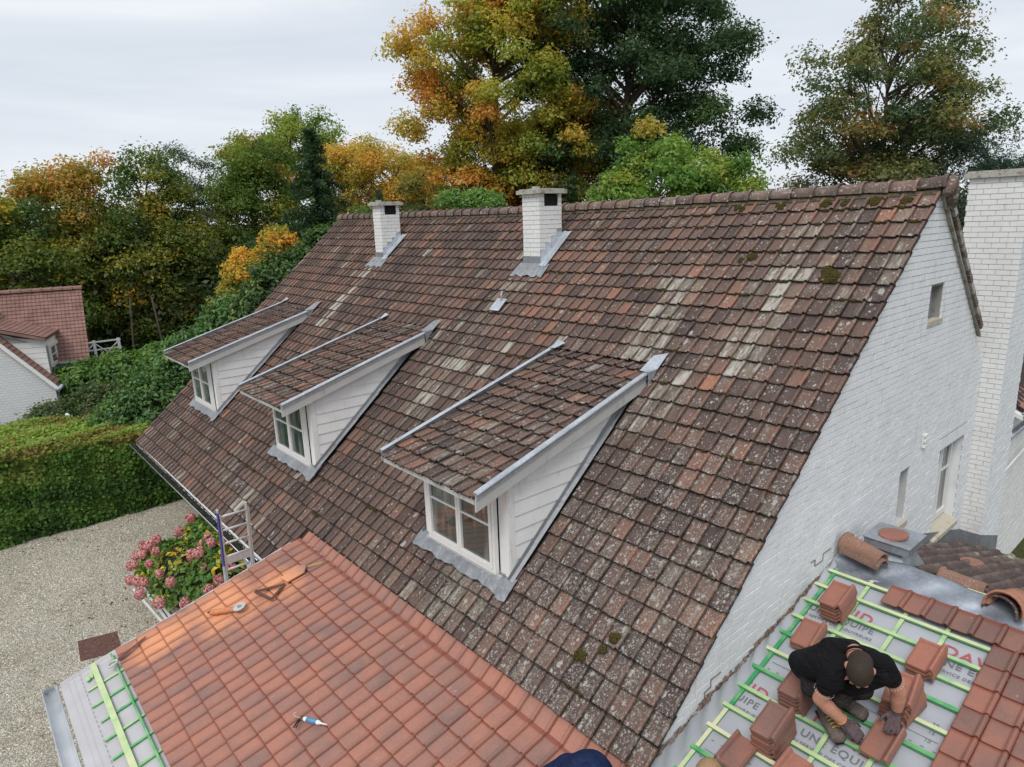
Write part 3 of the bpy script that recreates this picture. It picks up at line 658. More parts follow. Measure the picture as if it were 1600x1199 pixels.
# flashing at big chimney foot
mb = MB(); mb.prism([(GX+.004, -.9, 3.60), (GX+.004, 3.52, 2.05), (GX+.004, 3.52, 2.46), (GX+.004, 1.0, 3.22), (GX+.004, -.9, 3.90)], (.012, 0, 0))
mb.prism([(GX, y0-.012, 1.9), (x1+.01, y0-.012, 1.9), (x1+.01, y0-.012, 2.44), (GX, y0-.012, 2.44)], (0, -.008, 0)); mb.prism([(x1+.012, y0-.02, 1.7), (x1+.012, y1, 1.4), (x1+.012, y1, 1.95), (x1+.012, y0-.02, 2.44)], (.008, 0, 0))
house.part('flashing', mb, M['lead'])
# rear annex wall beyond the stack
rear = MB(); rear.box((-3, 5.2, 0), (-.10, 14, 4.05)); rw = house.part('rear_wall', rear, M['mortar'])
brickwork(house, rw, [(5.0, -1.0), (13.5, -1.0), (13.5, 4.1), (5.0, 4.1)], lambda u, z: np.array([-.08, u, z]), (1, 0, 0), back=.02, mat=M['brickc'])
mb = MB(); mb.add([(-.25, 6.05, 4.60), (.22, 6.05, 4.40), (.22, 13, 4.40), (-.25, 13, 4.60), (-.25, 6.05, 4.5), (.22, 6.05, 4.3), (.22, 13, 4.3), (-.25, 13, 4.5)], [(0, 1, 2, 3), (0, 4, 5, 1), (1, 5, 6, 2), (7, 6, 5, 4)])
house.part('soffit', mb, M['wood_w'])
mb = MB(); mb.tube([(.24, 6.1, 4.42), (.24, 13, 4.42)], .07, 8); house.part('gutter', mb, M['zinc'], smooth=True, label='rear gutter')
fb = Frame((.2, 6.2, 4.5), (.82, 0, -.57), (0, 1, 0)); rb = MB(); rb.prism([(.2, 6.2, 4.45), (-1.8, 6.2, 6.2), (-1.8, 13, 6.2), (.2, 13, 4.45)], (0, 0, .05)); ro = house.part('annex_roof', rb, M['deck'])
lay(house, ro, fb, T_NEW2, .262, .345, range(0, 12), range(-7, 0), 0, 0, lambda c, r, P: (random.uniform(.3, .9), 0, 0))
mb = MB(); mb.tube([(.05, 5.35, 3.0), (.05, 5.35, 2.2)], .05, 8); mb.tube([(.05, 5.35, 3.0), (.02, 5.45, 3.12), (-.1, 5.5, 3.14)], .05, 8); mb.tube([(.05, 5.35, 2.2), (.05, 5.35, .2)], .055, 8)
house.part('downpipe', mb, M['lead'], smooth=True, label='grey downpipe behind the big chimney'); mb = MB(); mb.tube([(.02, 5.3, 2.95), (.02, 9.0, 3.3), (.02, 12, 3.6)], .018, 6); house.part('cable', mb, M['white'])
mb = MB(); mb.tube([(.03, 5.6, 3.85), (.03, 12, 3.9)], .05, 8); house.part('waste_pipe', mb, M['zinc'], smooth=True)
# front eaves: gutter and downpipe
def half_gutter(p, q, r, k=9):
    mb = MB(); p, q = np.array(p, float), np.array(q, float); d = nrm(q-p); s_ = nrm(np.cross(d, (0, 0, 1))); V = []
    for x in (p, q):
        for rr in (r, r-.006): V += [x+s_*math.cos(a)*rr-np.array([0, 0, 1])*math.sin(a)*rr for a in [PI*i/(k-1) for i in range(k)]]
    m = 2*k; F = []
    for j in range(k-1): F += [(j+1, j, m+j, m+j+1), (k+j, k+j+1, m+k+j+1, m+k+j), (j, j+1, k+j+1, k+j), (m+j+1, m+j, m+k+j, m+k+j+1)]
    F += [(0, k, m+k, m), (k-1, 2*k-1, m+2*k-1, m+k-1)[::-1]]
    mb.add(V, F); mb.tube([p+s_*(-r)*1, q+s_*(-r)*1], .012, 6); mb.tube([p+s_*r, q+s_*r], .012, 6); return mb
mb = half_gutter((XL-.12, -7.86, 2.46), (-8.75, -7.86, 2.46), .075); g_ = house.part('gutter', mb, M['zincl'], smooth=True, label='pale zinc gutter along the front eaves')
mb = MB()
mb.box((XL, -7.92, 2.40), (-8.8, -7.79, 2.445))
for i in range(700):
    x = random.uniform(XL, -8.9); mb.ell((x, -7.84+jit(.05), 2.45+random.uniform(0, .03)), (.04, .03, .02), 5, 3)
house.part('leaf_litter', mb, M['core'], g_, stuff=True)
mb = MB(); mb.tube([(-13.35, -7.80, 2.40), (-13.35, -7.70, 2.2), (-13.35, -7.55, 1.9), (-13.35, -7.5, 0)], .05, 8); house.part('downpipe', mb, M['zinc'], smooth=True, label='grey downpipe behind the hydrangea')
mb = MB(); mb.box((XL-.02, -7.74, 2.30), (-8.65, -7.72, 2.50)); mb.box((XL-.02, -7.70, 2.28), (-8.65, -7.35, 2.30)); house.part('fascia', mb, M['wood_w'])
# moss
mb = MB()
def moss(u, v, s, n=26):
    for _ in range(n):
        a = random.random()*2*PI; r = s*math.sqrt(random.random()); p = FR.p(u+r*math.cos(a), v+r*.8*math.sin(a), .035+jit(.01)); p[2] += sagf(p)
        h = .018+.03*(1-r/s)*random.random()+s*.12; mb.ell(p, (.018+random.random()*.02, .018+random.random()*.02, h), 5, 3)
for (u, v, s, n) in [(-.95, 1.83, .15, 90), (-1.05, 1.72, .08, 30), (-2.45, 1.42, .09, 40), (-2.6, 1.5, .06, 20), (-1.12, 8.1, .08, 40), (-1.2, 8.3, .05, 20), (-1.45, 8.5, .09, 40), (-.45, .17, .10, 40), (-.9, .15, .12, 50), (-1.35, .16, .08, 30), (-1.7, .15, .10, 40), (-2.5, .16, .09, 30), (-3.3, .16, .1, 30)]: moss(u, v, s, n)
for _ in range(170):
    r = random.choice([0, 0, 1, 1, 2, 3, 4, 5, 6, 8, 10, 12, 15, 18, 20, 24, 26]); u = -random.random()**1.2*19; v = S0+r*.33+.33-.004
    P = FR.p(u, v)
    if skip_old(P, 0, 0): continue
    w = random.uniform(.05, .28)
    for k in range(int(w*60)):
        p = FR.p(u+random.uniform(-w, w)*.5, v+jit(.018), .03); p[2] += sagf(p); mb.ell(p, (.02, .016, .016+random.random()*.012), 5, 3)
mo_ = house.part('moss', mb, M['moss'], roof, stuff=True)

# --- dormers (parts of the house)
TD = .286; DV = nrm((0, -1, -TD))
def zd(y): return 6.545+TD*(y+3.08)                            # dormer roof surface
def dormer(dx, which):
    XA, XB = -5.28+dx, -3.10+dx; YF = -6.15
    base = MB(); base.prism([(XA+.06, YF+.05, zr(YF)-.1), (XA+.06, YF+.05, zd(YF)-.2), (XA+.06, -3.3, zd(-3.3)-.2), (XA+.06, -3.3, zr(-3.3)-.1)], (XB-XA-.12, 0, 0))
    D = house.part('dormer', base, M['dark'], label=['farthest dormer, over the hedge end of the roof', 'middle dormer', 'nearest dormer, with clean zinc edge and lead apron'][which-1])
    # front: posts, head, sill, window
    zs = zr(YF)-.02; zt = zd(YF)-.13
    f = MB(); f.box((XA, YF-.03, zs-.06), (XA+.20, YF+.06, zt)); f.box((XB-.22, YF-.03, zs-.06), (XB, YF+.06, zt)); f.box((XA+.2, YF-.02, zt-.10), (XB-.22, YF+.06, zt)); house.part('front_boarding', f, M['wood_w'], D)
    f = MB(); f.box((XA+.05, YF-.045, zs-.1), (XA+.10, YF-.032, zt)); house.part('corner_board', f, M['wood_w'], D)
    f = MB(); f.box((XB-.08, YF-.05, zs-.1), (XB+.012, YF-.032, zt)); f.box((XB+.0, YF-.03, zs-.1), (XB+.022, YF+.07, zt+.0)); house.part('corner_board', f, M['wood_w'], D)
    f = MB(); f.box((XA+.14, YF-.11, zs-.02), (XB-.14, YF-.035, zs+.05)); house.part('sill', f, M['wood_g'], D)
    w = XB-XA-.42-.02; h = zt-.10-(zs+.05)-.01
    O = (XA+.21, YF-.05, zs+.055)
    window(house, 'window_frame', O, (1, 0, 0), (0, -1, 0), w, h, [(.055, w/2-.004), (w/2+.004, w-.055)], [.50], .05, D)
    # cheeks: one plank per course
    for side, X, nx in (('r', XB, 1), ('l', XA, -1)):
        z = zs-.12; k = 0
        while z < 6.5:
            q = [(YF+.075, z), (-2.8, z), (-2.8, z+.222), (YF+.075, z+.222)]
            q = clip(q, (-TD, 1), 6.545+TD*3.08-.10); q = clip(q, (SR/CR_, -1), -(H)-.03)
            if len(q) > 2:
                mb = MB(); lo = min(p[1] for p in q); P0 = [np.array([X+nx*(.028-.016*(p[1]-z)/.222), p[0], p[1]]) for p in q]; mb.prism(P0, (-nx*.03, 0, 0)); house.part('plank', mb, M['wood_w'], D)
            z += .225; k += 1
    # roof deck and tiles
    y0_, y1_ = -6.83, -3.02
    mb = MB(); mb.prism([(XA-.10, y0_, zd(y0_)-.04), (XA-.10, y1_, zd(y1_)-.04), (XA-.10, y1_, zd(y1_)-.075), (XA-.10, y0_, zd(y0_)-.075)], (XB-XA+.24, 0, 0)); house.part('roof_deck', mb, M['wood_g'], D)
    mb = MB(); mb.box((XA-.08, y0_-.018, zd(y0_)-.13), (XB+.10, y0_-.002, zd(y0_)-.02)); house.part('eaves_board', mb, M['wood_g'], D)
    fr = Frame((XA-.10, -2.78, zd(-2.78)-.02), DV); L_ = 4.10/ math.cos(math.atan(TD)); n = 13; g = .323
    def td(c, r, P):
        return (min(1, max(0, random.gauss(.33, .17))), min(1, max(.1, random.gauss(.5, .2))), max(0, random.gauss(.16, .17)))
    def skd(P, c, r): return False
    lay(house, D, fr, T_OLDD, .24, g, range(0, 10), range(0, n), 0.02, L_-n*g+.01, td, skd, 2.2)
    # left and right edges
    e = MB(); a, b = np.array([XA-.12, -6.86, zd(-6.86)]), np.array([XA-.12, -3.05, zd(-3.05)+.0])
    e.prism([a+[0, 0, -.10], b+[0, 0, -.10], b+[0, 0, .075], a+[0, 0, .075]], (.025, 0, 0)); e.prism([a+[0, 0, .075], b+[0, 0, .075], b+[0, 0, .085], a+[0, 0, .085]], (.07, 0, 0)); e.tube([a+[0, -.0, .06], b+[0, 0, .06]], .034, 8)
    house.part('left_edge_flashing', e, M['zincl'], D)
    e = MB(); a, b = np.array([XB+.16, -6.86, zd(-6.86)]), np.array([XB+.16, -3.30, zd(-3.30)])
    e.prism([a+[0, 0, -.21], b+[0, 0, -.21], b+[0, 0, .03], a+[0, 0, .03]], (-.03, 0, 0)); house.part('barge_board', e, M['wood_g'], D)
    e = MB(); e.prism([a+[.012, 0, .032], b+[.012, 0, .032], b+[.012, 0, .075], a+[.012, 0, .075]], (-.055, 0, 0)); e.tube([a+[.012, 0, .05], b+[.012, 0, .05]], .03, 8); e.prism([a+[.016, 0, .03], b+[.016, 0, .03], b+[.016, 0, -.035], a+[.016, 0, -.035]], (-.012, 0, 0))
    house.part('right_edge_flashing', e, M['zincl'], D)
    # zinc patches at the upper ends, side soaker, apron
    e = MB(); p = FR.p
    s_t = 3.06/CR_
    e.add([b+[.05, -.02, .08], b+[-.12, -.02, .09], p(XB+.02, s_t-.22, .06), p(XB+.26, s_t-.32, .055), p(XB+.24, s_t+.02, .05)], [(0, 4, 3, 2, 1)])
    e.add([b+[.05, -.02, .08], b+[.035, .0, -.2], p(XB+.24, s_t+.02, .05)], [(0, 1, 2)]); house.part('corner_flashing', e, M['zincl'] if which == 3 else M['lead'], D)
    e = MB(); a2 = np.array([XA-.12, -3.05, zd(-3.05)]); e.add([a2+[-.02, -.05, .09], a2+[.14, -.05, .09], p(XA+.16, s_t-.20, .055), p(XA-.06, s_t-.24, .055), p(XA-.14, s_t+.02, .05)], [(0, 1, 2, 3, 4)]); house.part('corner_flashing', e, M['zincl'], D)
    for X, sg in ((XB, 1), (XA, -1)):
        e = MB()
        for k in range(5):
            va, vb = 3.42/CR_+k*.74, min(6.18/CR_, 3.42/CR_+k*.74+.76)
            wv = .062+jit(.01)
            q = [p(X+sg*.032, va, .14), p(X+sg*.036, va, .07), p(X+sg*(.036+wv), va, .05), p(X+sg*(.036+wv), vb, .06), p(X+sg*.036, vb, .08), p(X+sg*.032, vb, .14)]
            e.add(q, [(0, 1, 4, 5), (1, 2, 3, 4)] if sg < 0 else [(5, 4, 1, 0), (4, 3, 2, 1)])
        house.part('side_flashing', e, M['lead'], D)
    e = MB()
    def ap(a, b):
        u = XA-.13+a*(XB-XA+.27); v = (-YF-.02)/CR_+b*(.31+.012*math.sin(a*49+math.sin(a*17))+.016*math.sin(a*23+dx)+.07*sstep(.9, .97, a)); c_ = FR.p(u, v, .06+.022*abs(math.sin(a*PI*9))*b+jit(.007)); return c_
    e.grid(ap, 46, 7); e.box((XA+.1, YF-.06, zr(YF)-.06), (XB-.05, YF-.048, zr(YF)+.05)); house.part('apron_flashing', e, M['lead'], D, label='wrinkled grey lead apron below the window')
for dx, w in DORM: dormer(dx, w)
house.flush(300)
# spread the limit fairly: bricks are flushed with the tiles, the largest 300 of all pieces stay single

# ------------------------------------------------------------------ FRONT EXTENSION with new orange tiles
TL = .2655; LV = nrm((0, -1, -TL)); XE = -8.45
def zl(y): return 2.99+TL*(y+7.22)
ext = Thing('front_extension', (-4.2, -9.2, 0), 'low front extension whose roof is freshly laid with orange clay tiles', 'building')
mb = MB(); mb.box((XE+.25, -10.99, 0), (XE+.45, -7.2, 1.7)); ext.part('side_wall', mb, M['brick']); mb = MB(); mb.box((XE+.25, -11.2, 0), (2, -11.0, 1.75)); ext.part('wall', mb, M['brick'])
FL = Frame((XE, -7.22, 2.99), LV)
mb = MB()
def mem(a, b):
    u = -.24+a*9.6; v = -.1+b*4.42; w_ = 0.0
    if u < 0: w_ = -.03-.10*abs(u)
    q = FL.p(u, v, -.045+w_+.003*math.sin(a*19)); return q
mb.grid(mem, 60, 24); mo = ext.part('membrane', mb, M['memb2'], smooth=True)
mb = MB(); mb.prism([FL.p(-.02, 0, -.055), FL.p(9.4, 0, -.055), FL.p(9.4, 4.2, -.055), FL.p(-.02, 4.2, -.055)], (0, 0, -.12)); ext.part('roof_boards', mb, M['wood_g'])
mb = MB()
for k, (v, d) in enumerate(((4.12, .016), (4.02, .022), (4.20, .012))):
    u = -.15
    while u < 2.6: mb.prism([FL.p(u, v, -.030), FL.p(u+d*(3.5 if k == 1 else 1), v, -.030), FL.p(u+d*(3.5 if k == 1 else 1), v+.006, -.030), FL.p(u, v+.006, -.030)], FL.n*.001); u += .06 if k != 1 else .13
ext.part('printed_dashes', mb, M['inkl'], mo, stuff=True)
for k in range(17):
    u = .60+k*.47; mb = MB(); mb.bar(FL.p(u, 3.42, -.024), FL.p(u, 3.99+jit(.02), -.024), .042, .022, FL.n); ext.part('counter_batten', mb, M['bat'], tint=(random.uniform(.2, .75), 0, 0))
mb = MB(); mb.bar(FL.p(-.03, 3.80, .0), FL.p(6.2, 3.81, .0), .085, .026, FL.n); ext.part('batten', mb, M['bat'], tint=(.62, 0, 0))
mb = MB(); mb.bar(FL.p(.0, 3.515, .0), FL.p(6.2, 3.515, .0), .03, .030, FL.n); ext.part('batten', mb, M['bat'], tint=(.2, 0, 0))
mb = MB(); mb.bar(FL.p(.10, 3.86, -.02), FL.p(.32, 3.88, -.02), .045, .022, FL.n); mb.bar(FL.p(.24, 3.93, -.01), FL.p(.36, 3.93, -.01), .05, .03, FL.n); ext.part('batten_offcut', mb, M['bat'], tint=(.55, 0, 0))
def tint_new(c, r, P): return (min(1, max(0, random.gauss(.50, .10)-.12*(random.random() < .12))), 0, 0)
mb = MB(); mb.grid(lambda a, b: FL.p(.01+a*9.0, -.05+b*3.4, -.02), 6, 4); tr_ = ext.part('tile_underside', mb, M['deck'])
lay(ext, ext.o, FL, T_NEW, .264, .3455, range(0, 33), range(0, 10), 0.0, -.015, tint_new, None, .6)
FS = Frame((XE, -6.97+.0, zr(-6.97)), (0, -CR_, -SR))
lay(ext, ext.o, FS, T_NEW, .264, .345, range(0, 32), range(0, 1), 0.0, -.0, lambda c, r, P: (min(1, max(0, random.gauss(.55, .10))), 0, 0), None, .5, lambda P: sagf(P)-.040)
ext.flush(300)
mb = half_gutter((XE-.12, -11.53, 1.84), (1.5, -11.53, 1.84), .10); g_ = ext.part('gutter', mb, M['newzinc'], smooth=True, label='shiny new zinc gutter')
mb = MB(); mb.box((XE-.12, -11.60, 1.76), (XE-.11, -11.46, 1.84)); ext.part('gutter_end', mb, M['zinc'], g_)
mb = MB(); mb.box((XE+.1, -11.44, 1.66), (2, -11.42, 1.84)); ext.part('fascia', mb, M['wood_w'])

# ------------------------------------------------------------------ SIDE WING, half stripped
WV = nrm((0, -1, -TL)); FWg = Frame((0, -2.4, 4.15), WV)
wing = Thing('side_wing', (3, -3, 0), 'side wing with half stripped roof, grey membrane and green battens beside the gable', 'building')
mb = MB(); mb.box((.0, -7.4, 0), (7, 3.4, 1.8)); mb.prism([(.02, -7.4, 1.8), (.02, -2.4, 4.0), (.02, 3.4, 1.95), (.02, 3.4, 1.8)], (6.9, 0, 0)); wing.part('wall', mb, M['brick'])
mb = MB()
def wm(a, b):
    u = -.05+a*6.5; v = .28+b*5.6; q = FWg.p(u, v, -.05+.005*math.sin(a*37+b*11)+.004*math.sin(b*47+a*9)); return q
mb.grid(wm, 50, 40); wmo = wing.part('membrane', mb, M['memb'], smooth=True)
# folded dark sheet over the ridge
mb = MB()
def fold(a, b):
    u = -.04+a*6.4; v = .44-b*.62
    h = -.04+.10*sstep(.15, .8, b)+.02*math.sin(a*23+b*5)*(.3+b)+.012*math.sin(a*71-b*9)
    if b > .86: h -= (b-.86)*.5
    return FWg.p(u, v, h) if v > 0 else np.array([u, -2.4-v*.95, 4.15+h-.0-abs(v)*.12])
mb.grid(fold, 120, 14); wing.part('ridge_membrane', mb, M['membd'], smooth=True, label='folded dark blue membrane lapped over the ridge')
mb = MB(); mb.bar((0, -2.33, 4.17), (6.4, -2.33, 4.17), .03, .03); wing.part('ridge_board', mb, M['bat'], tint=(.9, 0, 0))
# upstand against the gable and ragged render edge
mb = MB()
def ups(a, b):
    y = -2.55-a*4.6; zt_ = 4.06+(y+2.43)*.178+.02*math.sin(a*60)+.012*math.sin(a*151); zb_ = zw(y)-.05
    return np.array([GX+.02+.10*(1-b)**2+.012*math.sin(a*83+b*4), y, zb_+(max(zt_, zb_+.06)-zb_)*b])
mb.grid(ups, 110, 6); wing.part('membrane_upstand', mb, M['memb'], smooth=True, label='crumpled grey membrane turned up the wall')
mb = MB(); k = 0; y = -2.5
while y > -7.0:
    w_ = random.uniform(.03, .10); z = 4.06+(y+2.43)*.178; lo = z+.02*math.sin(y*9)-.02; hi = z+.02+.022*math.sin(y*5.3)+random.uniform(0, .03)
    mb.add([(GX+random.uniform(.012, .03), y, lo+jit(.012)), (GX+random.uniform(.012, .03), y-w_*.95, lo+jit(.012)), (GX+.006, y-w_+jit(.01), hi), (GX+.006, y+jit(.01), hi+jit(.03)), (GX-.01, y, lo-.05), (GX-.01, y-w_, lo-.05)], [(3, 2, 1, 0), (0, 1, 5, 4)]); y -= w_
wing.part('broken_render', mb, m_stone('broken_brick_edge', (.26, .20, .16), (.15, .07, .05), (.09, .07, .055), .47), stuff=True)
bats = []
CB = (.08, .55, 1.10, 1.58, 2.1, 2.6)
for i, u in enumerate(CB):
    v = .36
    while v < 5.4:
        v2 = min(5.4, v+random.choice((1.5, 2.2, 2.9))); mb = MB(); mb.bar(FWg.p(u+jit(.006), v, -.028), FWg.p(u+jit(.006), v2-.006, -.028), .048, .026, FWg.n); wing.part('counter_batten', mb, M['bat'], tint=((.08 if i == 0 and v < 2 else random.uniform(.45, 1)), 0, 0)); v = v2
for k in range(15):
    v = .47+k*.345; mb = MB(); g0 = random.uniform(.4, .95)
    mb.bar(FWg.p(-.02+jit(.02), v, -.003), FWg.p(4.2, v+jit(.004), -.003), .050, .030, FWg.n); wing.part('batten', mb, M['bat'], tint=(g0 if k not in (4, 6, 10, 11) else .15, 0, 0))
def tw(c, r, P): return (min(1, max(0, random.gauss(.42, .2))), 0, 0)
lay(wing, wing.o, FWg, T_NEW2, .262, .345, range(0, 16), range(0, 1), .80, .40, tw, None, .5, lambda P: .028)
lay(wing, wing.o, FWg, T_NEW2, .262, .345, range(0, 11), range(1, 15), 2.05, .40, tw, None, .5, lambda P: .028)
# old tiles of the far slope
BV = nrm((0, 1, -.34)); FB = Frame((6.6, -2.25, 4.12), BV, (-1, 0, 0))
mb = MB(); mb.grid(lambda a, b: FB.p(a*6.6, b*6.2, -.03), 4, 4); bd = wing.part('back_roof', mb, M['deck'])
lay(wing, bd, FB, T_OLDW, .25, .33, range(0, 26), range(0, 18), .03, 0.12, lambda c, r, P: (random.gauss(.02, .12), .12, random.gauss(.2, .12)), lambda P, c, r: (P[0] < .35 and P[1] > 3.3), 1)
wing.flush(300)
# printed lettering
def txt(s, u, v, size, mat, name, rot=0):
    cu = bpy.data.curves.new(name, 'FONT'); cu.body = s; cu.size = size; cu.align_x = 'LEFT'; cu.materials.append(mat); cu.space_character = 1.12; cu.extrude = .0004
    cu.offset = size*.012
    o = bpy.data.objects.new(name, cu); COL.objects.link(o); o.parent = wmo
    dg = bpy.context.evaluated_depsgraph_get(); me = bpy.data.meshes.new_from_object(o.evaluated_get(dg)); bpy.data.objects.remove(o)
    o = bpy.data.objects.new(name, me); COL.objects.link(o); o.parent = wmo
    o.matrix_local = Matrix.Translation(-Vector(wing.B)) @ FWg.M(u, v, -.0385) @ Matrix.Rotation(rot, 4, 'Z'); return o
for (u, y) in ((.09, -3.62), (1.60, -3.62), (.86, -5.36), (-.56, -5.36), (2.4, -5.36)):
    v = -(y+2.4)/math.cos(math.atan(TL))
    if u > -.1: txt('UNE ÉQUIPE', u, v, .135, M['ink'], 'printed_lettering'); txt('AU SERVICE DES COUVREURS', u-.06, v+.115, .062, M['ink'], 'printed_lettering')
    else: txt('QUIPE', u+.50, v, .135, M['ink'], 'printed_lettering'); txt('ES COUVREURS', u+.50, v+.115, .062, M['ink'], 'printed_lettering')
    txt('DAVID' if u > -.1 else 'VID', max(u, -.04)+.02, v-.17, .22, M['inkr'], 'printed_lettering', -.04)
mb = MB()
for v in (2.18, 2.45, 3.70, 3.95):
    u = .15
    while u < 2.0: mb.prism([FWg.p(u, v, -.0385), FWg.p(u+.035, v, -.0385), FWg.p(u+.035, v+.008, -.0385), FWg.p(u, v+.008, -.0385)], FWg.n*.001); u += .115
mb.prism([FWg.p(.15, 2.33, -.0385), FWg.p(2.0, 2.33, -.0385), FWg.p(2.0, 2.337, -.0385), FWg.p(.15, 2.337, -.0385)], FWg.n*.001); mb.prism([FWg.p(.15, 3.84, -.0385), FWg.p(2.0, 3.84, -.0385), FWg.p(2.0, 3.847, -.0385), FWg.p(.15, 3.847, -.0385)], FWg.n*.001)
wing.part('printed_dashes', mb, M['ink'], wmo, stuff=True)
for i, s_ in enumerate(('20', '15', '10')): txt(s_, 1.88, 2.14+i*.12, .06, M['ink'], 'printed_lettering')
txt('DAVIDZIN', 1.98, 1.52, .085, M['ink'], 'printed_lettering')
# zinc flue box
vb = Thing('zinc_roof_vent', (.5, -1.9, 3.9), 'square zinc roof vent box with flat hood, by the gable wall', 'roof vent')
mb = MB(); mb.add([(.10, -2.42, 3.92), (.86, -2.42, 3.92), (.86, -1.35, 3.70), (.10, -1.35, 3.70), (.28, -2.14, 4.27), (.68, -2.14, 4.27), (.68, -1.74, 4.27), (.28, -1.74, 4.27)], [(0, 1, 5, 4), (1, 2, 6, 5), (2, 3, 7, 6), (3, 0, 4, 7), (4, 5, 6, 7)]); vb.part('base', mb, M['zinc'])
mb = MB(); mb.box((.30, -2.12, 4.24), (.66, -1.76, 4.32)); vb.part('neck', mb, M['lead'])
mb = MB(); mb.box((.21, -2.26, 4.30), (.80, -1.66, 4.42)); mb.box((.19, -2.28, 4.42), (.82, -1.64, 4.432)); vb.part('hood', mb, M['zinc'])
def disc(c, r, t, mat, k=14, tilt=(0, 0), cutoff=False):
    mb = MB(); A = [2*PI*i/k for i in range(k)]
    P = [np.array([c[0]+r*math.cos(a), c[1]+(r*(.62 if cutoff and math.sin(a) > 0 else 1))*math.sin(a), c[2]+tilt[0]*math.cos(a)*r+tilt[1]*math.sin(a)*r]) for a in A]; mb.prism(P, (0, 0, t)); return mb
single('ridge_end_disc', disc((.50, -1.98, 4.45), .20, .03, M['ridge'], tilt=(.1, .1), cutoff=True), M['new2'], 'flat reddish end tile lying on the zinc vent hood', 'ridge end tile')['tint'] = [.6, 0., 0.]
single('ridge_end_disc', disc((.95, .35, 3.26), .17, .04, M['ridge']), M['oldw'], 'round brown end tile lying on the old tiles behind the ridge', 'ridge end tile')['tint'] = [.8, .1, 0.]
# loose ridge tiles
def loose_ridge(p, q, r, lab, tint, n=1):
    o = single('ridge_tile', half_round(p, q, r, .022, 10), M['ridge'], lab, 'ridge tile', 'old ridge tiles set aside on the wing ridge', smooth=True); o['tint'] = tint
loose_ridge((.05, -2.50, 4.26), (.62, -2.62, 4.22), .125, 'lower of two stacked old ridge tiles beside the zinc vent', [.55, .3, .0])
loose_ridge((.03, -2.47, 4.34), (.60, -2.60, 4.30), .13, 'upper of two stacked old ridge tiles beside the zinc vent', [.7, .35, .1])
loose_ridge((1.18, -2.20, 4.16), (1.72, -2.22, 4.16), .115, 'mottled old ridge tile lying alone behind the membrane edge', [.7, .5, .2])
loose_ridge((1.96, -2.62, 4.17), (2.02, -2.18, 4.12), .16, 'brown old ridge tile seen end on at the frame edge, lower one', [.2, .4, .3])
loose_ridge((2.00, -2.66, 4.23), (2.06, -2.24, 4.18), .185, 'bright orange ridge tile seen end on, arched over a brown one', [1.0, .05, .0])

# ------------------------------------------------------------------ loose tiles on the battens
T_S = T_NEW2[0]
ST = tile_template('loose_tile', .262, .40, PN, .016, .0, .0, M['new2'], 3, .001)
# give the loose tiles a solid underside and head rib
def loose_template():
    out = []
    for k in range(2):
        mb = MB(); n = len(PN); vs = [0, .012, .035, .05, .40]; hh = [.0, .012, .012, 0, 0]
        for j, v in enumerate(vs):
            for i, (u, h) in enumerate(PN): mb.v.append((u-.131, .20-v, max(h, hh[j] if i < 8 else h)+.018))
        for j in range(4):
            for i in range(n-1): mb.f.append((j*n+i, (j+1)*n+i, (j+1)*n+i+1, j*n+i+1))
        o = len(mb.v)
        for j, v in enumerate(vs):
            for i, (u, h) in enumerate(PN): mb.v.append((u-.131, .20-v, h*.9))
        for j in range(4):
            for i in range(n-1): mb.f.append((o+j*n+i+1, o+(j+1)*n+i+1, o+(j+1)*n+i, o+j*n+i))
        for i in range(n-1): mb.f.append((4*n+i, o+4*n+i, o+4*n+i+1, 4*n+i+1)); mb.f.append((i+1, o+i+1, o+i, i))
        for j in range(4): mb.f.append((j*n, o+j*n, o+(j+1)*n, (j+1)*n)); mb.f.append(((j+1)*n+n-1, o+(j+1)*n+n-1, o+j*n+n-1, j*n+n-1))
        mb.bar((-.12, -.0, .0195), (-.12, .0, .0195), .001, .001)
        me = bpy.data.meshes.new('loose_tile'); me.from_pydata(mb.v, [], mb.f); me.materials.append(M['new2']); out.append(me)
    return out
LT_ = loose_template()
def loose(u, y, h, rz, lab, grp, rx=0, ry=0, tint=None, sc=1.13):
    v = -(y+2.4)/math.cos(math.atan(TL)); o = bpy.data.objects.new('clay_tile', LT_[0]); COL.objects.link(o)
    o.matrix_world = FWg.M(u, v, h, rz, rx, ry) @ Matrix.Diagonal((sc, sc, 1.9, 1)); settag(o, lab, 'roof tile', grp); o['tint'] = [tint if tint is not None else random.uniform(.3, .8), 0., 0.]
ORD = ['lowest', 'second', 'third', 'fourth', 'fifth', 'sixth', 'seventh']
def stack(u, y, n, rz, where, grp, fan=0.0, h0=.016, du=0, dy=0):
    for k in range(n):
        nm = 'topmost' if k == n-1 else (ORD[k] if k == 0 else ORD[k]+' from the bottom')
        loose(u+jit(.008)+du*k, y+jit(.008)+dy*k, h0+k*.058, rz+jit(.02)+fan*k, f'{nm} orange tile of the stack {where}', grp)
stack(.44, -3.50, 5, .02, 'above the squatting worker\'s back', 'tile stack above the worker')
stack(.36, -4.13, 2, .05, 'half hidden behind the worker', 'tile stack behind the worker')
stack(1.58, -3.78, 3, -.02, 'closest to the laid tiles', 'tile stack by the laid tiles')
stack(1.60, -4.50, 6, -.15, 'beside the bent worker\'s bare arm', 'fanned tile stack beside the worker', fan=.055)
stack(.68, -4.98, 5, .02, 'under the worker\'s hip', 'tile stack under the worker\'s hip')
stack(.72, -5.62, 6, .02, 'left of the worker\'s shoes', 'tile stack left of the shoes')
loose(.50, -6.02, .05, PI+.0, 'single new orange tile turned upside down near the blond head', None, .1)
stack(1.06, -5.93, 3, PI-.05, 'cut by the bottom edge', 'tile stack at the picture edge')
loose(1.62, -5.05, .09, -.03, 'orange tile held by the worker with both gloves', None, .06, 0, .45)

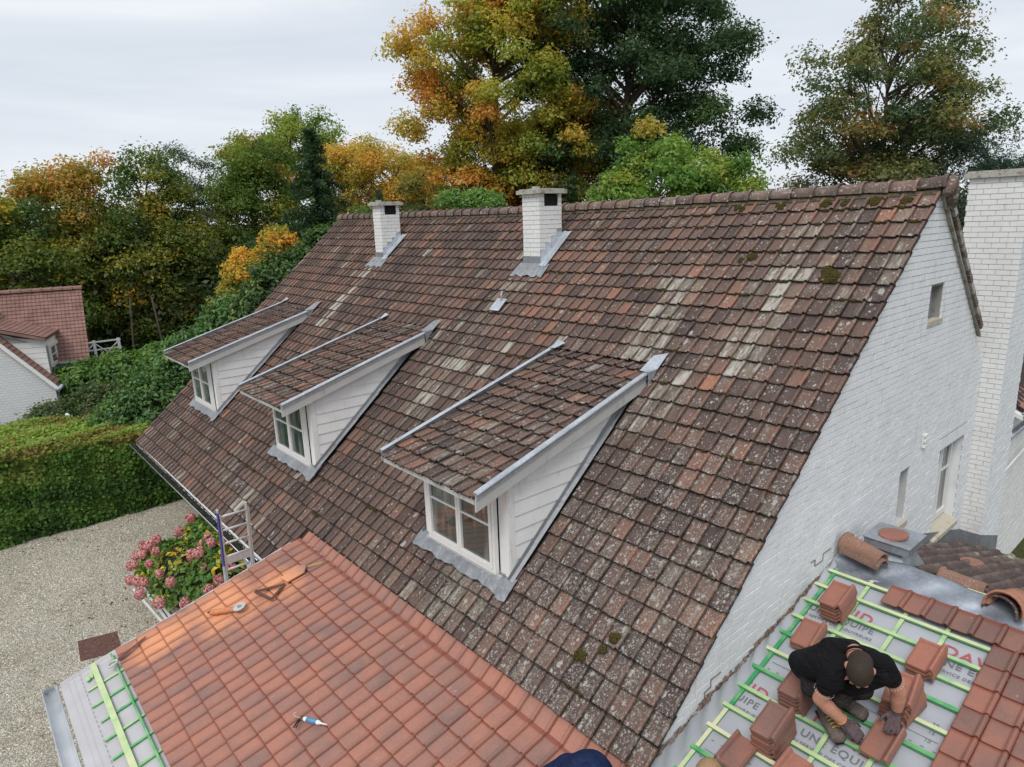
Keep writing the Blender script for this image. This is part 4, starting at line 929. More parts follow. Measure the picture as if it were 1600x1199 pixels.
# ------------------------------------------------------------------ tools on the orange roof
def on_l(u, y, h=0): v = -(y+7.22)/math.cos(math.atan(TL)); return FL.p(u-XE, v, h+.062)
g = Thing('angle_grinder', tuple(on_l(-7.45, -8.9)), 'dusty orange angle grinder with a steel cutting disc lying on the new tiles', 'angle grinder')
a, b = on_l(-7.72, -9.13, .02), on_l(-7.30, -8.74, .03)
d_ = b-a; mb = MB(); mb.tube([a, a+d_*.12, a+d_*.35, a+d_*.6, a+d_*.8], [.040, .055, .046, .052, .045], 10); g.part('handle', mb, M['orange'], smooth=True)
mb = MB(); mb.tube([a+d_*.78, a+d_*.98], [.048, .045], 10); mb.tube([a+d_*.9+[0, 0, -.02], a+d_*.9+[0, 0, .05]], .022, 8); g.part('gear_head', mb, M['alu'], smooth=True)
mb = MB(); c_ = a+d_*.98; mb.tube([c_+FL.n*.035, c_+FL.n*.040], .105, 24); g.part('disc', mb, M['alu']); mb = MB(); mb.tube([c_+FL.n*.0402, c_+FL.n*.052], .035, 12); g.part('disc_nut', mb, M['lead'])
mb = MB(); mb.tube([a, a+[-.08, -.03, -.02], a+[-.14, .05, -.035]], .009, 6); g.part('cable', mb, M['dark'])
t_ = Thing('roofing_square', tuple(on_l(-7.3, -8.3)), 'folding wooden triangle square lying on the tiles above the grinder', 'set square')
A_, B_, C__ = on_l(-7.52, -8.40, .02), on_l(-7.02, -8.30, .02), on_l(-7.20, -7.98, .02)
for p_, q_, nm in ((A_, B_, 'base_bar'), (A_, C__, 'long_bar'), (B_, C__, 'short_bar')):
    mb = MB(); mb.bar(p_, q_, .050, .018, FL.n); t_.part(nm, mb, M['rust'])
s_ = Thing('hand_saw', tuple(on_l(-8.0, -10.4)), 'old hand saw with a pale wooden handle lying at the edge of the new tiles', 'hand saw')
P0, P1 = on_l(-8.02, -10.58, .012), on_l(-8.20, -10.08, .014)
dx_ = P1-P0; sx = nrm(np.cross(dx_, FL.n)); mb = MB(); mb.prism([P0+sx*.055, P0-sx*.045, P0+dx_*1.0-sx*.02, P0+dx_*1.0-sx*.002], FL.n*.003); s_.part('blade', mb, M['rust'])
mb = MB(); c0 = P0-dx_*.12; R_ = np.array([nrm(dx_), sx, FL.n]).T
ring = [c0+R_@np.array([.075*math.cos(t), .055*math.sin(t), .012]) for t in [2*PI*i/14 for i in range(15)]]; mb.tube(ring, .018, 8, False); s_.part('handle', mb, M['wood_g'], smooth=True)
single('broken_tile', MB().prism([on_l(-7.46, -7.95, .0), on_l(-7.20, -7.93, .01), on_l(-7.16, -7.62, .015), on_l(-7.32, -7.50, .015), on_l(-7.50, -7.62, .01)], FL.n*.02), M['new'], 'cut piece of orange tile lying near the top of the new roof', 'tile piece')['tint'] = [.45, 0., 0.]
single('pencil', MB().tube([on_l(-7.30, -7.50, .012), on_l(-7.14, -7.28, .012)], .008, 6), M['yel'], 'yellow carpenter pencil beside the cut tile piece', 'pencil')
cg = Thing('caulking_gun', tuple(on_l(-4.0, -9.0)), 'dark caulking gun loaded with a blue and white cartridge, lying on the new tiles', 'caulking gun')
q0, q1 = on_l(-4.13, -9.05, .035), on_l(-3.72, -8.87, .03); d_ = q1-q0
mb = MB(); mb.tube([q0, q0+d_*.10], .034, 12); cg.part('carrier', mb, M['rust'], smooth=True)
mb = MB(); mb.tube([q0+d_*.10, q0+d_*.22], .030, 12); mb.tube([q0+d_*.60, q0+d_*.70], .030, 12); cg.part('cartridge', mb, M['white'], smooth=True); mb = MB(); mb.tube([q0+d_*.22, q0+d_*.60], .0305, 12); cg.part('cartridge_label', mb, m_simple('sky_blue_label', (.08, .28, .5), .5, 0, 60, .3, 0), smooth=True)
mb = MB(); mb.tube([q0+d_*.70, q0+d_*.74, q0+d_*1.0], [.028, .014, .006], 10); cg.part('nozzle', mb, M['white'], smooth=True)
mb = MB(); sx = nrm(np.cross(d_, FL.n)); mb.tube([q0, q0+sx*.06-d_*.05, q0+sx*.15-d_*.02], [.014, .011, .010], 8); mb.tube([q0+d_*.03, q0+sx*.07+d_*.02, q0+sx*.15+d_*.06], [.010, .008, .008], 8); cg.part('trigger', mb, M['dark'], smooth=True)
mb = MB(); mb.tube([q0, q0-d_*.28, q0-d_*.36-sx*.02, q0-d_*.33-sx*.06], .005, 6); cg.part('plunger_rod', mb, M['alu'])

# ------------------------------------------------------------------ ladder
lad = Thing('ladder', (-8.72, -8.4, 0), 'aluminium ladder with blue side label leaning on the end of the orange roof', 'ladder')
def lp(t, y): return np.array([-8.95+t*.087, y, t])
yl, yr = -8.57, -8.05
for y, nm in ((yl, 'rail'), (yr, 'rail')):
    mb = MB(); mb.bar(lp(0, y), lp(4.02, y), .028, .07, (1, 0, 0)); lad.part(nm, mb, M['alu'])
    mb = MB(); mb.bar(lp(.1, y+(.034 if y == yr else .034)), lp(3.9, y+.034), .024, .055, (1, 0, 0)); lad.part('inner_rail', mb, M['alu'])
mb = MB(); mb.bar(lp(2.85, yl-.0165), lp(3.96, yl-.0165), .003, .056, (1, 0, 0)); mb.bar(lp(2.85, yl)+[.036, 0, 0], lp(3.96, yl)+[.036, 0, 0], .026, .003, (1, 0, 0)); lad.part('blue_label', mb, M['blue'])
for k in range(14):
    t = .22+k*.28
    if t < 3.95: mb = MB(); mb.tube([lp(t, yl), lp(t, yr)], .024, 8); lad.part('rung', mb, M['alu'], smooth=True)
mb = MB(); mb.prism([lp(2.86, yl), lp(2.86, yr), lp(3.02, yr), lp(3.02, yl)], (.02, 0, 0)); lad.part('stay_plate', mb, M['alu'])
# white rails on the ground
for i, (p_, q_) in enumerate((((-14.75, -9.25, .03), (-11.2, -9.0, .03)), ((-14.75, -9.06, .10), (-11.2, -8.98, .10)), ((-14.4, -8.98, .10), (-11.2, -8.86, .10)))):
    mb = MB(); mb.bar(p_, q_, .05, .04); single('white_rail', mb, M['white'], ['white metal strip lying on the gravel, farthest from the hydrangea', 'white metal strip on the gravel, middle one of three', 'white metal strip closest to the hydrangea blooms'][i], 'metal strip', 'white strips lying by the hydrangea')
mh = Thing('manhole', (-12.7, -10.4, 0), 'rusty brown manhole cover in a stone rim set in the gravel', 'manhole cover')
c4 = [(-13.12, -10.74), (-12.92, -9.98), (-12.02, -10.06), (-12.22, -10.82)]
mb = MB(); cc = np.mean(c4, 0)
o4 = [tuple(cc+(np.array(p_)-cc)*1.17) for p_ in c4]; mb.prism([(*p_, .0) for p_ in o4][::-1], (0, 0, .022)); mh.part('rim', mb, M['mosss'], tint=(.6, .1, .9)); mb = MB(); mb.prism([(*p_, .024) for p_ in c4][::-1], (0, 0, .016)); mb.tube([(cc[0], cc[1], .04), (cc[0], cc[1], .05)], .03, 8); mh.part('cover', mb, M['rust'])

# ------------------------------------------------------------------ vegetation
def np_mesh(name, V, F4, mat, cols=None):
    me = bpy.data.meshes.new(name); n = len(V); m = len(F4); me.vertices.add(n); me.vertices.foreach_set('co', np.asarray(V, np.float32).ravel())
    me.loops.add(m*4); me.loops.foreach_set('vertex_index', np.asarray(F4, np.int32).ravel()); me.polygons.add(m)
    me.polygons.foreach_set('loop_start', np.arange(0, m*4, 4, dtype=np.int32)); me.materials.append(mat)
    if cols is not None:
        at = me.attributes.new('leafcol', 'FLOAT_COLOR', 'POINT'); c4_ = np.ones((n, 4), np.float32); c4_[:, :3] = np.repeat(cols, 4, 0); at.data.foreach_set('color', c4_.ravel())
    me.update(calc_edges=True); me.validate(); return me
def leaves(C, N, size, cols, B, name, mat, asp=.55, seed=0):
    rg = np.random.default_rng(seed); n = len(C); N = N/np.linalg.norm(N, axis=1, keepdims=True)
    T = rg.normal(size=(n, 3)); T -= N*(T*N).sum(1, keepdims=True); T /= np.linalg.norm(T, axis=1, keepdims=True); S = np.cross(N, T)
    s = size*rg.uniform(.6, 1.35, (n, 1)); w = s*asp*rg.uniform(.8, 1.2, (n, 1))
    dz = N*(s*.16)
    V = np.stack([C-T*s*.5-dz, C+S*w*.5+T*s*.05, C+T*s*.5-dz, C-S*w*.5+T*s*.05], 1).reshape(-1, 3)-B
    return np_mesh(name, V, np.arange(n*4).reshape(-1, 4), mat, cols)
def palcol(pal, f, rg, n, var=.22):
    pal = np.array(pal); k = np.clip(f, 0, .999)*(len(pal)-1); i = k.astype(int); t = (k-i)[:, None]; c = pal[i]*(1-t)+pal[np.minimum(i+1, len(pal)-1)]*t
    return np.clip(c*rg.uniform(1-var, 1+var, (n, 1))*rg.uniform(.92, 1.08, (n, 3)), 0, 1)
GRN = [(.022, .045, .012), (.035, .07, .018), (.055, .095, .022), (.08, .12, .028)]
DGR = [(.014, .028, .014), (.022, .042, .020), (.034, .058, .027)]
ORG = [(.07, .10, .022), (.13, .15, .028), (.19, .17, .035), (.25, .155, .032), (.24, .09, .024)]
YEL = [(.10, .12, .024), (.18, .15, .034), (.26, .175, .036), (.28, .15, .034)]
def tree(name, B, env, nclump, nleaf, size, pal, label, cat='tree', group=None, mat='leaf', trunk=.25, bark='bark', asp=.55, clr=(.8, 1.5), flat=.6, seed=1, cmix=(.5, .25), nbr=46, up=.6, orange_top=0, shell=.45, tops=None, lean=(0, 0)):
    rg = np.random.default_rng(seed); B = np.array(B, float); th = Thing(name, tuple(B), label, cat, group)
    ev = np.array(env, float); vol = ev[:, 3]*ev[:, 4]*ev[:, 5]; ci = rg.choice(len(ev), nclump, p=vol**.8/np.sum(vol**.8))
    d = rg.normal(size=(nclump, 3)); d /= np.linalg.norm(d, axis=1, keepdims=True); rad = rg.uniform(shell, 1.0, (nclump, 1))**.6
    CC = B+ev[ci, :3]+d*rad*ev[ci, 3:6]; CR = rg.uniform(*clr, nclump)
    cf = np.clip(rg.normal(cmix[0], cmix[1], nclump)+orange_top*((CC[:, 2]-CC[:, 2].mean())/(np.ptp(CC[:, 2])+.01)), 0, 1)
    w = CR**2; li = rg.choice(nclump, nleaf, p=w/w.sum())
    dd = rg.normal(size=(nleaf, 3)); dd /= np.linalg.norm(dd, axis=1, keepdims=True); rr = rg.uniform(0, 1, (nleaf, 1))**.45
    rr *= 1+.35*np.sin(dd[:, :1]*7+li[:, None])*np.sin(dd[:, 1:2]*6+li[:, None]*2)
    P = CC[li]+dd*rr*CR[li, None]*np.array([1, 1, flat]); P[:, 2] -= .25*((dd[:, :2]**2).sum(1))*rr[:, 0]*CR[li]
    N = dd*.6+rg.normal(size=(nleaf, 3))*.55+np.array([0, 0, up])
    f = cf[li]+rg.normal(0, .09, nleaf)
    me = leaves(P, N, size, palcol(pal, f, rg, nleaf), B, 'crown', M[mat], asp, seed); th.part('crown', me, None)
    # trunk and limbs
    top = ev[:, 2].max()*.9; mb = MB(); R = random.Random(seed)
    cx, cy = (ev[:, 0].mean(), ev[:, 1].mean()); pts = [B+np.array([0, 0, 0])]+[B+np.array([cx*t+R.uniform(-.2, .2)*t, cy*t+R.uniform(-.2, .2)*t, top*t]) for t in (.25, .5, .75, 1)]
    mb.tube(pts, [trunk*1.25, trunk, trunk*.75, trunk*.5, trunk*.15], 9); to = th.part('trunk', mb, M[bark], smooth=True)
    mb = MB(); order = rg.permutation(nclump)[:nbr]
    for i in order:
        c_ = CC[i]; hd_x = math.hypot(c_[0]-B[0]-cx*.7, c_[1]-B[1]-cy*.7); t = min(.97, max(.16, (c_[2]-B[2]-R.uniform(.5, 1.0)*hd_x-.3)/top)); k = t*4; j = min(3, int(k)); s0 = pts[j]+(pts[j+1]-pts[j])*(k-j)
        if s0[2] > c_[2]+1: continue
        m1 = s0+(c_-s0)*.4+np.array([R.uniform(-.25, .25), R.uniform(-.25, .25), -.05*np.linalg.norm(c_-s0)]); m2 = s0+(c_-s0)*.75+np.array([R.uniform(-.2, .2), R.uniform(-.2, .2), 0]); r0 = trunk*R.uniform(.16, .36)
        mb.tube([s0, m1, m2, c_], [r0, r0*.7, r0*.4, r0*.12], 5, False)
        for _ in range(3):
            e_ = c_+np.array([R.uniform(-.8, .8), R.uniform(-.8, .8), R.uniform(-.2, .4)])*CR[i]; mb.tube([m2, (m2+e_)/2+[0, 0, .05], e_], [r0*.3, r0*.2, r0*.06], 4, False)
    th.part('branches', mb, M[bark], to, stuff=True)
    return th
BG = 'trees behind the house and yard'
tree('oak_tree', (-25.1, 13.0, 0), [(0, 0, 16.5, 4.6, 4.6, 4.6), (-2.8, -1.6, 14.3, 2.6, 2.6, 2.3), (-2.2, -2.4, 17.6, 2.4, 2.4, 2.3), (1, 1, 20.5, 3.2, 3.2, 2.6), (-1.4, -.6, 11.6, 2.7, 2.7, 2.0), (1.7, 1.6, 12.2, 3, 3, 2.6)], 230, 88000, .19, ORG, 'tall autumn oak turning orange and yellow, behind the ridge between the two small chimneys', group=BG, trunk=.38, seed=3, cmix=(.47, .27), nbr=70, clr=(.65, 1.25), shell=.35)
tree('rust_leaved_tree', (-27.2, 14.4, 0), [(1.5, .5, 11.4, 3.6, 3.6, 3.0), (3.5, 2.5, 13.5, 2.6, 2.6, 2.4)], 80, 24000, .20, [(.06, .065, .018), (.14, .085, .02), (.19, .075, .018), (.17, .045, .016)], 'rust red and orange foliage low behind the big oak and the nearer chimney', group=BG, seed=5, cmix=(.5, .3), shell=.2)
tree('green_oak_tree', (-21.9, 18.4, 0), [(0, 0, 16.5, 5.6, 5.6, 5.0), (2.6, 2.2, 18.6, 3.6, 3.6, 3.4), (-2.5, -2, 17.5, 3.2, 3.2, 3.6), (-1.2, -1.2, 12.2, 4.2, 4.2, 2.8), (3.6, 3.4, 14.0, 2.6, 2.6, 2.2), (0, 0, 21.0, 4.2, 4.2, 2.6)], 290, 105000, .19, DGR+[(.045, .08, .028)], 'very tall dark green oak rising out of the picture behind the ridge', group=BG, trunk=.42, seed=8, cmix=(.45, .25), nbr=80, clr=(.75, 1.4), shell=.3)
tree('birch_tree', (-8.4, 18.9, 0), [(0, 0, 13.4, 3.5, 3.5, 3.8), (.4, .3, 16.0, 2.2, 2.2, 2.2), (-1.6, -1.3, 11.2, 2.0, 2.0, 2.2), (1.9, 1.6, 12.0, 2.0, 2.0, 2.6), (0, 0, 9.6, 3.4, 3.4, 2.2)], 230, 50000, .155, [(.030, .050, .026), (.058, .080, .038), (.10, .095, .036), (.19, .09, .035)], 'airy dark green tree with reddish leaf tips behind the gable end of the ridge', group=BG, trunk=.22, seed=11, cmix=(.38, .28), nbr=120, clr=(.5, 1.1), shell=.25)
tree('pine_tree', (-5.6, 20.4, 0), [(0, 0, 9.8, 3.2, 3.2, 2.6), (2.2, 1.9, 10.2, 2.0, 2.0, .7), (2.4, 2.0, 11.9, 1.8, 1.8, .4)], 90, 17000, .20, [(.014, .030, .022), (.024, .045, .030)], 'blue green pine boughs low behind the gable and the big chimney', group=BG, seed=12, asp=.2, flat=.35, shell=.2)
tree('light_green_tree', (-12.5, 9.8, 0), [(0, 0, 10.1, 2.0, 2.0, 1.7), (-1.4, -1.2, 9.6, 1.5, 1.5, 1.1), (1.5, 1.3, 10.2, 1.5, 1.5, 1.3), (-.6, -.5, 11.6, .7, .7, .8)], 120, 30000, .16, [(.045, .09, .022), (.075, .13, .03), (.12, .16, .035), (.20, .13, .03)], 'light green leafy tree top just behind the ridge, right of the nearer chimney', group=BG, trunk=.14, seed=14, cmix=(.42, .25), clr=(.35, .75), shell=.3)
tree('low_green_tree', (-20.2, 6.6, 0), [(0, 0, 9.4, 1.6, 1.6, 1.2)], 40, 7000, .17, [(.05, .10, .03), (.085, .14, .04)], 'small fresh green tree top peeping over the ridge between the chimneys', group=BG, trunk=.12, seed=15, clr=(.3, .6))
# left group
tree('edge_tree', (-42.4, -8.6, 0), [(0, 0, 7.4, 3.8, 3.8, 3.9), (-.5, -.5, 10.2, 2.3, 2.3, 1.9), (1, 1.2, 4.0, 2.8, 2.8, 2.6)], 130, 38000, .21, [(.03, .055, .016), (.06, .085, .02), (.16, .14, .02), (.30, .20, .02)], 'green tree with yellowing lower leaves at the left edge above the red roof', group=BG, seed=21, cmix=(.3, .28), trunk=.25)
tree('maple_tree', (-43.9, -4.4, 0), [(0, 0, 7.6, 2.7, 2.7, 3.6), (.2, -.2, 11.0, 1.9, 1.9, 2.4), (.4, .5, 13.3, 1.2, 1.2, 1.2), (-.8, -1.6, 12.0, 1.1, 1.1, .9), (0, 0, 4.2, 2.8, 2.8, 2.2)], 140, 40000, .21, [(.035, .065, .016), (.07, .095, .02), (.12, .115, .026), (.21, .135, .03), (.25, .10, .03)], 'maple with an orange and red top near the left edge', group=BG, seed=22, cmix=(.42, .16), orange_top=.55, trunk=.25)
tree('lime_tree', (-42.0, -1.2, 0), [(0, 0, 8.0, 2.9, 2.9, 3.8), (.2, .3, 12.0, 1.9, 1.9, 1.9), (-.2, .2, 4.4, 2.8, 2.8, 2.6)], 150, 44000, .21, [(.03, .055, .015), (.055, .08, .018), (.13, .12, .022), (.24, .15, .025)], 'broad olive green tree with yellow tips, right of the orange topped maple', group=BG, seed=23, cmix=(.42, .25), trunk=.28)
tree('blue_cedar_tree', (-46.2, 2.8, 0), [(0, 0, 9.0, 3.3, 3.3, 3.4), (-.4, -.4, 12.9, 2.2, 2.0, 1.7), (0, 0, 5.4, 3.0, 3.0, 2.8)], 120, 36000, .20, [(.02, .036, .022), (.035, .055, .032), (.05, .07, .04)], 'dull blue green airy tree, behind and right of the olive tree', group=BG, seed=24, asp=.3, flat=.4, trunk=.25)
tree('chestnut_tree', (-43.0, 5.4, 0), [(0, 0, 10.0, 2.7, 2.7, 3.2), (.2, .3, 13.4, 2.2, 2.2, 1.7), (0, 0, 6.0, 2.8, 2.8, 2.8)], 140, 40000, .21, [(.028, .055, .012), (.055, .085, .018), (.12, .12, .02), (.27, .13, .02)], 'round topped green tree with orange tinges, left of the dark spruce', group=BG, seed=25, cmix=(.3, .27), trunk=.26)
tree('tall_ash_tree', (-49.2, 12.2, 0), [(0, 0, 15.2, 3.2, 3.2, 2.8), (-2.2, -2.6, 14.3, 2.4, 2.4, 2.4), (0, 0, 10, 3, 3, 3)], 100, 26000, .24, [(.045, .08, .018), (.08, .12, .025), (.14, .15, .03)], 'light green tree crown right behind the tip of the dark spruce', group=BG, seed=26, trunk=.25)
tree('golden_oak_tree', (-43.2, 15.4, 0), [(0, 0, 12.4, 3.9, 3.9, 3.0), (2.6, 1.6, 11.0, 2.8, 2.8, 2.3), (-1.6, -1.6, 13.6, 2.2, 2.2, 1.7), (4.6, 2.6, 9.8, 2.2, 2.2, 2.0)], 180, 52000, .21, YEL, 'broad golden orange oak right of the dark spruce, above the farther chimney', group=BG, seed=27, cmix=(.52, .25), trunk=.3)
tree('thin_yellow_tree', (-36.0, 15.2, 0), [(0, 0, 11.2, 2.0, 2.0, 2.0), (.6, .4, 9.0, 2.4, 2.4, 2.0)], 80, 16000, .19, [(.06, .07, .02), (.13, .11, .025), (.20, .13, .03)], 'thin brownish yellow tree left of the tall autumn oak', group=BG, seed=28, clr=(.5, 1.0))
tree('yellow_maple', (-31.9, .9, 0), [(0, 0, 6.6, 1.2, 1.2, 1.8), (.8, 1.3, 8.0, .7, .7, 1.0), (-.4, -.6, 5.2, 1.3, 1.3, 1.5)], 100, 20000, .19, [(.11, .12, .025), (.20, .16, .03), (.28, .185, .035), (.27, .14, .03)], 'bright yellow small maple in front of the dark trees, left of the roof', group=BG, seed=29, cmix=(.5, .3), clr=(.4, .8), trunk=.12)
tree('green_shrub_tree', (-27.5, 5.5, 0), [(0, 0, 7.6, 2.6, 2.6, 2.4), (-.5, -1.8, 6.6, 2.0, 2.0, 2.0)], 80, 15000, .2, [(.03, .055, .016), (.05, .085, .02), (.08, .12, .03)], 'mid green bushy tree behind the far end of the ridge', group=BG, seed=30, clr=(.5, .9), trunk=.15)
# spruce: layered boughs
def spruce(B, Hh, R0, label, seed, nl=20000, size=.24, z0=1.2):
    rg = np.random.default_rng(seed); B = np.array(B, float); th = Thing('spruce_tree', tuple(B), label, 'tree', BG); P = []; mb = MB(); n_w = int(Hh*2.1)
    for k in range(n_w):
        z = z0+(Hh-z0-.3)*(k/n_w); r = R0*(1-(z-z0)/(Hh-z0))**.95+.12
        for _ in range(7):
            a = rg.uniform(0, 2*PI); rr = r*rg.uniform(.75, 1.15); s = np.array([0, 0, z]); e_ = np.array([rr*math.cos(a), rr*math.sin(a), z-.28*rr+.1]); mb.tube([B+s, B+e_], [.03, .008], 4, False)
            m = int(nl/(n_w*7)*(rr/R0*2.2+.12)); t = rg.uniform(.12, 1, m)[:, None]; P.append(B+s+(e_-s)*t+np.c_[rg.normal(0, .22*rr/R0+.05, (m, 2)), rg.normal(-.14, .13, m)])
    P = np.concatenate(P); n = len(P); N = rg.normal(size=(n, 3))*.6+np.array([0, 0, .8]); me = leaves(P, N, size, palcol([(.010, .024, .012), (.018, .038, .018), (.03, .055, .022)], rg.random(n), rg, n), B, 'crown', M['leaf'], .28, seed)
    th.part('crown', me, None); t_ = MB(); t_.tube([B, B+[0, 0, Hh*.5], B+[0, 0, Hh*.95]], [.2, .12, .02], 8); t0 = th.part('trunk', t_, M['bark'], smooth=True); th.part('branches', mb, M['bark'], t0, stuff=True)
spruce((-35.0, 6.4, 0), 15.2, 5.4, 'tall dark pointed spruce in the middle of the left tree group', 31, 46000)
spruce((-31.0, 8.3, 0), 11.6, 1.6, 'small dark spruce tip behind the farther chimney', 32, 8000, .18)
# dense woodland behind as one mass
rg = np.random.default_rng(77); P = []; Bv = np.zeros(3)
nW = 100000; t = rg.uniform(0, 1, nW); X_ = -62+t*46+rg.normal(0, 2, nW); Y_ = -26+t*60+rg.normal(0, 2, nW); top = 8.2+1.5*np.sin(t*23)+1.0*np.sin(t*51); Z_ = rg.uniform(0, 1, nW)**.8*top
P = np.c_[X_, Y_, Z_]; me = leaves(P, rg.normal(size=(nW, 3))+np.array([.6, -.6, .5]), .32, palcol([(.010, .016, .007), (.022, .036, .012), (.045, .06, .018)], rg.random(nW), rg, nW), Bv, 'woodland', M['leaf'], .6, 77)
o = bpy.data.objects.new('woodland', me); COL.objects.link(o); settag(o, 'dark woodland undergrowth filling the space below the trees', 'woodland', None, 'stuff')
for i in range(3):
    x, y = [(-40.5, -5.6), (-39.5, -3.6), (-39.0, -2.2), (-38.5, -.6), (-37.6, .6), (-37, 1.8), (-41.5, -6.4), (-36.5, 2.9), (-38.8, 3.6)][i]
    R = random.Random(i); mb = MB(); mb.tube([(x, y, 0), (x+R.uniform(-.2, .2), y, 2.4), (x+R.uniform(-.4, .4), y+R.uniform(-.3, .3), 5.5)], [.09 if i % 3 else .2, .07, .05], 7)
    single('bare_trunk', mb, M['bark'], ['pale bare trunk just right of the red roof', 'thin bare stem in the dark wood, second from the red roof', 'thin bare stem in the dark wood, third from the red roof', 'pale forked stem in the middle of the dark wood', 'thin stem in the dark wood left of the laurel', 'thin stem in the dark wood above the laurel', 'pale trunk half hidden behind the corner of the red roof', 'slim trunk in the dark wood behind the yellow maple', 'slim trunk deep in the dark wood behind the yellow maple'][i], 'tree trunk', 'bare trunks in the dark wood', smooth=True)
# laurel and shrubs close to the far gable
def shrub(name, B, env, nclump, nleaf, size, pal, label, cat='shrub', mat='leafg', seed=1, core=True, clr=(.25, .5), cmix=(.5, .25), up=.5, shell=.8, asp=.5):
    rg = np.random.default_rng(seed); B = np.array(B, float); th = Thing(name, tuple(B), label, cat); ev = np.array(env, float); ar = (ev[:, 3]*ev[:, 5]); ci = rg.choice(len(ev), nclump, p=ar/ar.sum())
    d = rg.normal(size=(nclump, 3)); d[:, 2] = np.where(d[:, 2] < -.4, -d[:, 2], d[:, 2]); d /= np.linalg.norm(d, axis=1, keepdims=True); CC = B+ev[ci, :3]+d*ev[ci, 3:6]*rg.uniform(shell, 1.04, (nclump, 1)); CR = rg.uniform(*clr, nclump); cf = rg.normal(cmix[0], cmix[1], nclump)
    li = rg.integers(0, nclump, nleaf); dd = rg.normal(size=(nleaf, 3)); dd /= np.linalg.norm(dd, axis=1, keepdims=True); P = CC[li]+dd*CR[li, None]*rg.uniform(0, 1, (nleaf, 1))**.5
    N = dd*.8+d[li]*.5+rg.normal(size=(nleaf, 3))*.5+np.array([0, 0, up]); me = leaves(P, N, size, palcol(pal, cf[li]+rg.normal(0, .1, nleaf), rg, nleaf), B, 'foliage', M[mat], asp, seed); th.part('foliage', me, None)
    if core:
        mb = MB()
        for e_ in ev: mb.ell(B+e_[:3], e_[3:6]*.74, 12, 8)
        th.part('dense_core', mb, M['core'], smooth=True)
    return th
LAU = [(.03, .07, .018), (.05, .11, .028), (.075, .15, .04), (.12, .20, .05)]
shrub('laurel_bush', (-22.6, -4.6, 0), [(0, 0, 2.6, 1.9, 2.0, 3.0), (.1, -1.6, 2.0, 1.8, 1.9, 2.3), (-.2, -3.0, 1.4, 1.7, 1.5, 1.6), (.2, 1.2, 3.8, 1.5, 1.5, 2.7)], 760, 46000, .17, LAU, 'big glossy bright green laurel beside the far end of the roof', seed=41)
shrub('laurel_tree', (-21.9, -1.4, 0), [(0, 0, 5.0, 1.3, 1.9, 3.0), (.2, 1.5, 6.2, 1.3, 1.7, 2.6), (.6, 3.0, 7.0, 1.4, 1.7, 2.1), (0, -1.6, 4.0, 1.3, 1.4, 2.6)], 760, 44000, .17, [(.025, .055, .016), (.04, .085, .022), (.06, .12, .03), (.14, .17, .03)], 'tall green tree hedge climbing along the far roof verge', 'tree', seed=42, cmix=(.45, .25))
wis = shrub('wisteria', (-31.2, -5.3, 0), [(0, 0, 2.7, 1.7, 2.2, .85), (1.0, 1.5, 2.9, 1.7, 1.6, 1.0), (.2, -2.0, 2.6, 1.0, 1.3, .8), (2.4, 2.3, 2.0, 1.6, 1.4, 1.3)], 520, 34000, .2, [(.04, .09, .018), (.07, .14, .025), (.11, .19, .035)], 'spreading wisteria over the porch in front of the red roofed house', 'climber', seed=43)
mb = MB(); mb.tube([(-30.0, -6.2, 0), (-30.2, -6.1, 1.0), (-30.0, -5.9, 1.9), (-30.6, -5.2, 2.6)], [.16, .13, .1, .06], 8); wis.part('stem', mb, M['bark'], smooth=True)
rose = shrub('rose_bush', (-25.2, -7.7, 0), [(0, 0, 1.9, 1.2, 1.3, 1.5), (-.2, -1.5, 1.7, 1.1, 1.1, 1.3), (-.2, .9, 1.6, 1.0, .9, 1.2)], 360, 24000, .14, [(.03, .055, .018), (.05, .085, .025), (.09, .11, .03)], 'green rose bush with a few white flowers in front of the neighbour\'s gable', seed=44)
mb = MB()
for (x, y, z) in ((-24.3, -7.3, 2.9), (-24.25, -7.1, 2.75), (-24.2, -7.2, 3.0), (-24.4, -7.0, 3.1), (-24.3, -8.9, 2.75), (-24.2, -6.5, 3.0)):
    for _ in range(3): mb.ell((x+jit(.07), y+jit(.07), z+jit(.07)), (.06, .06, .05), 6, 4)
rose.part('blossom', mb, M['white'], smooth=True)
